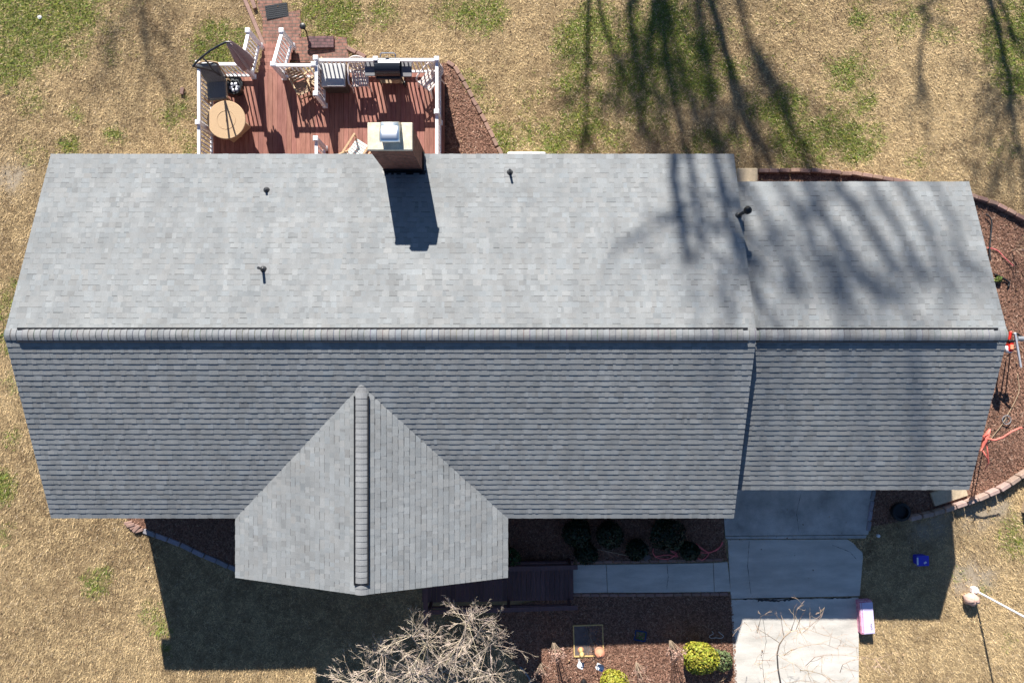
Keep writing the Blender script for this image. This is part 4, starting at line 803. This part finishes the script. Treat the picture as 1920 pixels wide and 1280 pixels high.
# leafy shrubs
def leafy(label, px, py, rx, rz_, col, seed, n=2600, name='round_shrub', cat='shrub', grp=None, lz=.05, zc=None, ls=.04):
    r = random.Random(seed); p = G(px, py); t = thing(name, label, cat, p, 0, grp); k = MB()
    for i in range(7):
        a = i * .9; k.tube([(0, 0, -.02), (.12 * math.cos(a), .12 * math.sin(a), rz_ * .6), (.3 * rx * math.cos(a), .3 * rx * math.sin(a), rz_ * 1.2)], [.018, .014, .006], 5)
    k.build('stem', M['twig'], t); k = MB(); zc = zc if zc is not None else rz_ * 1.0 + .02
    bumps = [(Vector((r.gauss(0, 1), r.gauss(0, 1), r.gauss(0, 1) + .3)).normalized(), r.uniform(.04, .16)) for _ in range(16)]
    for i in range(n):
        d = Vector((r.gauss(0, 1), r.gauss(0, 1), r.gauss(0, 1))).normalized(); f = 1 - abs(r.gauss(0, .13)) + sum(b * max(0, d.dot(q) - .75) * 4 for q, b in bumps) - .1
        c0 = Vector((d.x * rx * f, d.y * rx * f, zc + d.z * rz_ * f)); s = ls * r.uniform(.6, 1.3)
        nn = (d + Vector((r.gauss(0, .5), r.gauss(0, .5), r.gauss(0, .5)))).normalized(); a = nn.orthogonal().normalized(); a.rotate(Matrix.Rotation(r.uniform(0, 6.28), 3, nn)); b = nn.cross(a) * .55; v = r.uniform(.55, 1.35)
        if c0.z < .03: continue
        k.face([c0 - a * s, c0 + b * s, c0 + a * s, c0 - b * s], tuple(q * v * r.uniform(.85, 1.15) for q in col))
    k.build('foliage', M['leaf'], t)
leafy('round clipped yellow-green bush beside the driveway edge', 1306, 1221, .50, .42, (.30, .30, .035), 61, 4200)
leafy('yellow-green bush cut by the bottom edge below the bird feeders', 1147, 1272, .46, .38, (.30, .29, .035), 62, 3600)
leafy('sprawling dull green shrub right of the round yellow-green bush', 1350, 1232, .34, .22, (.10, .13, .05), 63, 900, name='low_shrub')
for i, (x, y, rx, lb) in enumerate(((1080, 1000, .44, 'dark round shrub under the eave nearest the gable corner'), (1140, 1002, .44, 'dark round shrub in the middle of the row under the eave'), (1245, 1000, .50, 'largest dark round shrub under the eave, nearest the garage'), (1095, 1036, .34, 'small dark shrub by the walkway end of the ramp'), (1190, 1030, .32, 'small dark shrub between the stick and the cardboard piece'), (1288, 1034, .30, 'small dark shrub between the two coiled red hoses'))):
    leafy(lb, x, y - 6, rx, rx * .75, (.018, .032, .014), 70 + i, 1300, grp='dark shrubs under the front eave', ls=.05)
leafy('dark green shrub against the right side of the front gable', 955, 1040, .35, .4, (.035, .085, .025), 79, 800)
leafy('tiny bright green plant beside the garage wall bed', 1868, 524, .09, .08, (.14, .19, .04), 80, 130, name='small_plant', cat='plant')
for i, (x, y, lb) in enumerate(((1037, 1200, 'dried pinkish hydrangea clump left of the framed panel'), (1255, 1197, 'dried pinkish hydrangea clump right of the small blue tray'), (1192, 1240, 'dried brown flower stalks at the edge of the house shadow'), (1013, 1240, 'narrow dried plant at the left end of the sunlit mulch'))):
    r = random.Random(90 + i); t = thing('dried_hydrangea', lb, 'plant', G(x, y), 0, 'dried flower clumps in the front bed'); k = MB(); lf = MB()
    for j in range(16 if i < 2 else 11):
        a = r.uniform(0, 6.283); q = r.uniform(.05, .26); tipp = Vector((q * math.cos(a) * 1.2, q * math.sin(a) * .7, r.uniform(.5, .85) + (.35 if i < 2 else 0))); limb(k, [(0, 0, -.02), tipp * .5 + Vector((0, 0, .08)), tipp], .006, .004, 4)
        for m_ in range(16 if i < 2 else 9):
            c0 = tipp + Vector((r.gauss(0, .035), r.gauss(0, .035), r.gauss(0, .02))); a1 = Vector((r.gauss(0, 1), r.gauss(0, 1), r.gauss(0, .4))).normalized(); b1 = a1.orthogonal().normalized(); s = r.uniform(.012, .028); v = r.uniform(.6, 1.3)
            lf.face([c0 - a1 * s, c0 + b1 * s, c0 + a1 * s, c0 - b1 * s], (.50 * v, .32 * v, .25 * v))
    k.build('stem', M['twig'], t); lf.build('flower_head', M['leaf'], t)

# ------------------------------------------------------------------ small things in the front yard
t = thing('framed_panel', 'square grey-brown panel with thin yellowish frame lying on the mulch', 'panel', G(1103, 1199), R(2)); k = MB(); k.box((0, 0, .03), (.84, .88, .02)); k.box((-.02, 0, .045), (.03, .88, .012)); k.build('panel', M['cover'], t); k = MB()
for s in (-1, 1): k.box((s * .44, 0, .04), (.035, .95, .045)); k.box((0, s * .465, .04), (.845, .035, .045))
k.build('frame', M['yellow'], t)
t = thing('small_tray', 'small blue-rimmed tray with green centre on the shaded mulch', 'tray', G(1200, 1190), R(-10)); k = MB(); k.box((0, 0, .02), (.30, .26, .02)); k.build('base', M['green'], t); k = MB()
for s in (-1, 1): k.box((s * .16, 0, .04), (.03, .29, .06)); k.box((0, s * .14, .04), (.29, .03, .06))
k.build('rim', mat('dull_blue', (.02, .05, .16), .5, .15, 6), t)
hk = G(1102, 1176); t = thing('shepherd_hook', 'tall thin black double hook pole standing over the framed panel', 'pole', hk); k = MB(); k.tube([(0, 0, -.05), (0, 0, 2.0)], .010, 6)
for s in (-1, 1): k.tube([(0, 0, 1.75), (s * .06, -.02, 2.0), (s * .16, -.05, 2.12), (s * .26, -.08, 2.05), (s * .28, -.09, 1.95)], .008, 6)
k.build('hook', M['black'], t)
def hang(name, label, px, py, zt, parts, cat='bird feeder'):
    p = W(px, py, zt); t = thing(name, label, cat, p)
    for nm, mm, fn, sm in parts:
        k = MB(); fn(k); k.build(nm, mm, t, smooth=sm)
hang('tube_feeder', 'slim yellowish tube bird feeder hanging on the left hook', 1091, 1227, 1.55, [('tube', M['yellow'], lambda k: k.lathe([(.03, -.28), (.07, -.26), (.055, -.22), (.05, .02), (.075, .03), (.02, .09)], n=14, sy=1.3), True), ('perch', M['terra'], lambda k: k.lathe([(.03, -.3), (.09, -.30), (.085, -.28), (.03, -.27)], n=14), False), ('hanger', M['black'], lambda k: k.tube([(0, 0, .08), (0, 0, .35)], .004, 5), False)])
hang('dome_feeder', 'round terracotta domed bird feeder hanging on the right hook', 1125, 1226, 1.55, [('dome', M['terra'], lambda k: k.lathe([(.145, -.04), (.15, -.02), (.12, .04), (.06, .08), (.015, .10), (.012, .13)], n=24), True), ('dish', M['terra'], lambda k: k.lathe([(.08, -.22), (.13, -.18), (.12, -.17), (.03, -.19)], n=20), True), ('hanger', M['black'], lambda k: k.tube([(0, 0, .1), (0, 0, .4)], .004, 5), False)])
def card(k): k.box((0, 0, 0), (.17, .15, .14), R(-22), taper=.8)
def mark(k): k.box((.015, -.01, .072), (.045, .03, .006), R(-22))
hang('white_birdhouse', 'small white hanging box with dark mark under the yellowish feeder', 1089, 1247, 1.05, [('box', M['label'], card, False), ('mark', M['metal'], mark, False), ('hanger', M['white'], lambda k: (k.tube([(-.02, 0, -.06), (-.03, -.02, -.45)], .006, 5), k.tube([(.02, 0, -.06), (.0, -.02, -.45)], .006, 5)), False)], 'birdhouse')
hang('white_birdhouse', 'brighter white hanging box with dark mark under the terracotta feeder', 1125, 1251, 1.0, [('box', M['white'], lambda k: k.box((0, 0, 0), (.21, .15, .14), R(-25), taper=.85), False), ('mark', M['blue'], lambda k: k.box((.04, -.05, .072), (.06, .03, .006), R(-25)), False)], 'birdhouse')
k = MB(); k.lathe([(.02, 0), (.09, .02), (.10, .12), (.06, .2), (.01, .22)], tuple(G(1094, 1276)), 12); tag(k.build('dark_lump', M['black']), 'small black pot on the sunlit mulch below the white hanging boxes', 'lump')  # plain black rounded form of no particular kind
k = MB(); k.tube([G(975, 1248, .04), G(985, 1258, .05), G(993, 1270, .05), G(998, 1290, .04)], .03, 6); tag(k.build('bed_edging', M['grey']), 'curved grey plastic edging strip beside the bare shrub-like tree', 'edging')
def hose(label, pts, m, rad=.014, name='garden_hose', cat='hose', dz=.04):
    k = MB(); P3 = [G(x, y, dz + .02) for x, y in pts]; fine = []
    for i in range(len(P3) - 1):
        p0, p1, p2, p3 = P3[max(i - 1, 0)], P3[i], P3[i + 1], P3[min(i + 2, len(P3) - 1)]
        for s in range(6):
            u = s / 6; fine.append(.5 * ((2 * p1) + (p2 - p0) * u + (2 * p0 - 5 * p1 + 4 * p2 - p3) * u * u + (3 * p1 - p0 - 3 * p2 + p3) * u ** 3) + Vector((0, 0, .003 * i)))
    fine.append(P3[-1]); k.tube(fine, rad, 7); return tag(k.build(name, m, smooth=True), label, cat)
hose('looped red hose lying in the shaded bed nearest the driveway', [(1305, 1020), (1325, 1033), (1345, 1028), (1353, 1014), (1350, 1022), (1330, 1034), (1308, 1034), (1305, 1042), (1316, 1047), (1327, 1036), (1315, 1026), (1303, 1017)], M['hose'])
hose('dull red hose coil beside the cardboard piece in the shaded bed', [(1224, 1026), (1224, 1036), (1233, 1044), (1252, 1046), (1268, 1036), (1256, 1030), (1270, 1041), (1250, 1038), (1230, 1041)], M['hose'])
hose('thin brown stick lying among the dark shrubs', [(1116, 1027), (1140, 1032), (1172, 1039)], M['twig'], .012, 'fallen_stick', 'stick')
hose('white bent wire lying at the driveway edge of the bed', [(1334, 1181), (1336, 1186), (1329, 1190), (1332, 1194), (1341, 1193), (1350, 1194), (1355, 1190), (1350, 1185), (1346, 1182)], M['label'], .007, 'bent_wire', 'wire')
k = MB(); k.box(G(1212, 1043, .06), (.20, .16, .05), R(35)); tag(k.build('cardboard_piece', M['cover']), 'small brown square board leaning at the walkway edge by the red hose', 'board')
# blue box, cap, wrapped bundle
t = thing('blue_bin', 'small bright blue plastic box on the shaded lawn', 'box', G(1721, 1046), R(2)); k = MB(); k.box((0, 0, .12), (.32, .26, .24), bev=.02, taper=1.06); k.build('body', M['blue'], t); k = MB(); k.box((0, 0, .25), (.36, .30, .025), bev=.01); k.build('lid', M['blue'], t); k = MB(); k.box((-.165, 0, .265), (.045, .22, .008)); k.box((.06, -.05, .266), (.08, .05, .006), R(30)); k.build('label_patch', M['label'], t)
k = MB(); k.lathe([(.045, 0), (.05, .08), (.04, .1)], tuple(G(1645, 1003)), 14); tag(k.build('white_cup', M['white']), 'small white cup standing at the corner of the garage apron', 'cup')
t = thing('wrapped_bundle', 'stack of lilac-white and magenta plastic wrapped bundles beside the driveway', 'bundle stack', G(1618, 1152), R(4.5)); r = random.Random(3)
for i in range(3):
    k = MB(); k.box((r.uniform(-.012, .012), r.uniform(-.02, .02), .04 + i * .084), (.40, 1.0, .08), R(r.uniform(-1.2, 1.2)), bev=.02); k.build('bundle', M['magenta'], t)
k = MB(); k.box((.03, .0,   .254), (.32, .94, .03), bev=.012); k.box((-.165, .02,   .250), (.035, .9, .03), bev=.01); k.box((.03, -.42,   .273), (.27, .05, .006)); tp = k.build('top_wrap', M['lilac'], t)
k = MB()
for i in range(7): k.box((.10 + r.uniform(-.02, .02), -.34 + i * .028,   .2705), (.03 * r.uniform(.5, 1.2), .014, .004), R(r.uniform(-30, 30)))
k.build('print_mark', M['black'], tp)
# pole and stone at lower right
t = thing('flag_pole', 'tall thin white pole rising from a white base at lower right', 'pole', G(1824, 1104)); k = MB(); k.box((0, 0, .06), (.17, .17, .14), bev=.015); k.box((0, 0, .16), (.11, .11, .1), bev=.01); k.build('base', M['white'], t); k = MB(); k.tube([(0, 0, .1), (0, 0, 3.6), (0, 0, 5.2)], [.03, .028, .026], 12); k.lathe([(.02, 0), (.045, .03), (.045, .06), (.015, .09)], (0, 0, 5.2), 14); k.build('pole', M['white'], t)
k = MB(); r = random.Random(8); p = G(1814, 1119); n = 14
prof = [(.08, -.02), (.17, .06), (.2, .16), (.17, .27), (.10, .34), (.03, .36)]
vs = [(p.x + rr * math.cos(2 * math.pi * j / n + .3) * (1.15 + .12 * math.sin(j * 1.7)), p.y + rr * math.sin(2 * math.pi * j / n + .3) * (.9 + .1 * math.cos(j * 2.3 + z * 9)), p.z + z + .02 * math.sin(j * 2.1)) for rr, z in prof for j in range(n)]
k.add(vs, [(i * n + j, i * n + (j + 1) % n, i * n + n + (j + 1) % n, i * n + n + j) for i in range(len(prof) - 1) for j in range(n)] + [tuple(range((len(prof) - 1) * n, len(prof) * n))]); tag(k.build('stone', M['rock'], smooth=True), 'rounded pinkish stone beside the white pole base', 'stone')
k = MB(); k.box(G(1930, 948, .15), (.45, .45, .3), R(-12)); tag(k.build('planter_box', M['greywood']), 'corner of a brown wooden box at the right edge below the curved block wall', 'box')
k = MB(); k.lathe([(.01, 0), (.07, .01), (.06, .03), (.01, .04)], tuple(G(75, 33)), 9); tag(k.build('pale_scrap', M['white']), 'small white scrap lying on the green grass at upper left', 'litter')

# ------------------------------------------------------------------ things in the right bed
fb = G(1838, 833); t = thing('garden_ornament', 'coral pink bird-shaped garden ornament with a long neck and tall thin legs', 'ornament', fb); kw = dict(parent=t, world=True)
k = MB(); c0 = W(1848, 822, 1.25)
vs = []; n = 14
for i, (yy, ra) in enumerate(((-.34, .02), (-.24, .04), (-.08, .08), (.08, .09), (.2, .06), (.28, .03))):
    for j in range(n): a = 2 * math.pi * j / n; vs.append((c0.x + ra * .75 * math.cos(a) + .04 * i - .1, c0.y + yy, c0.z + ra * math.sin(a) + .12 * yy))
k.add(vs, [(i * n + j, i * n + (j + 1) % n, i * n + n + (j + 1) % n, i * n + n + j) for i in range(5) for j in range(n)] + [tuple(range(n)), tuple(range(5 * n, 6 * n))]); k.build('body', M['coral'], **kw, smooth=True)
k = MB(); k.tube([W(1850, 822, 1.3), W(1865, 825, 1.42), W(1880, 820, 1.5), W(1898, 808, 1.58), W(1914, 801, 1.62)], [.034, .03, .026, .024, .02], 8); k.tube([W(1914, 801, 1.62), W(1918, 804, 1.58)], [.03, .01], 8); k.build('neck', M['coral'], **kw, smooth=True)
for L_ in ([(1846, 828, 1.25), (1842, 840, 1.2), (1832, 848, 1.1)], [(1850, 828, 1.25), (1852, 850, 1.15), (1854, 866, 1.05), (1846, 882, .95)], [(1843, 845, 1.2), (1850, 858, 1.1), (1853, 868, 1.0)], [(1846, 822, 1.3), (1842, 818, 1.32), (1854, 813, 1.35)]):
    k = MB(); k.tube([W(*q) for q in L_], [.022] + [.02] * (len(L_) - 2) + [.01], 7); k.build('tail_feather', M['coral'], **kw, smooth=True)
for s in (0, 1):
    k = MB(); k.tube([W(1846 + 5 * s, 828, 1.2), fb + Vector((.16 * s - .05, -.12 + .05 * s, -.02))], .014, 6); k.build('leg', M['metal'], **kw)
mb_ = G(1885, 650); t = thing('garden_machine', 'red and black motor tool with a long white bar on thin stand legs', 'garden tool', mb_); kw = dict(parent=t, world=True); c0 = W(1893, 645, .95)
k = MB(); k.box(c0 + Vector((0, -.05, 0)), (.15, .34, .2), bev=.04); k.box(c0 + Vector((.0, .24, .02)), (.06, .26, .08), R(-10), bev=.02); k.build('body', M['red'], **kw)
k = MB(); k.lathe([(.10, -.1), (.115, -.06), (.115, .02), (.09, .05)], (c0.x - .01, c0.y - .14, c0.z), 18); k.build('guard', M['label'], **kw)
k = MB(); k.box(c0 + Vector((-.01, -.08, .105)), (.09, .13, .02), bev=.008); k.build('cover', M['orange'], **kw)
k = MB(); k.box(c0 + Vector((0, .09, .05)), (.17, .06, .14), bev=.01); k.tube([c0 + Vector((.05, .28, .05)), c0 + Vector((.16, .30, .08)), c0 + Vector((.28, .22, .05))], .03, 7); k.build('bracket', M['black'], **kw)
k = MB(); k.tube([c0 + Vector((.18, .16, .05)), c0 + Vector((.34, .15, .05))], [.07, .075], 14); k.build('motor', M['grey'], **kw)
k = MB(); k.bar(W(1903, 624, 1.1), W(1914, 688, .7), .05, .04); k.build('bar', M['white'], **kw)
for a, b in (((1888, 655, .9), (1878, 652, 0)), ((1897, 660, .9), (1888, 668, 0)), ((1906, 655, .8), (1896, 655, 0))):
    k = MB(); k.tube([W(*a), W(*b)], .018, 6); k.build('leg', M['black'], **kw)
t = thing('wire_cage', 'small round grey wire ring lying in the garage bed mulch', 'ring', G(1883, 786)); k = MB()
for z in (.02, .10): k.tube([(.13 * math.cos(a), .13 * math.sin(a), z) for a in [i * .2618 for i in range(25)]], .012, 6, cap=False)
k.build('hoop', M['grey'], t); k = MB(); k.lathe([(.02, 0), (.10, .01), (.09, .04), (.01, .05)], n=14); k.build('filler', M['cover'], t)
hose('dark bent pole with pale tip standing in the bed beside the garage rake', [(1843, 403), (1850, 408), (1854, 420), (1852, 445), (1850, 470), (1852, 490)], M['metal'], .018, 'bent_pole', 'pole', .1)
hose('thin dark red stick forked against the bent pole', [(1848, 465), (1866, 470), (1880, 484), (1897, 500)], M['hose'], .012, 'fallen_stick', 'stick', .06)
hose('short black elbow pipe beside the tiny green plant', [(1862, 515), (1875, 521), (1888, 530), (1886, 538)], M['black'], .03, 'elbow_pipe', 'pipe', .06)
hose('pale hose line running down the garage bed to the wire ring', [(1905, 700), (1908, 730), (1900, 752), (1890, 770), (1882, 785), (1872, 800), (1862, 812), (1850, 828)], M['greywood'], .011)
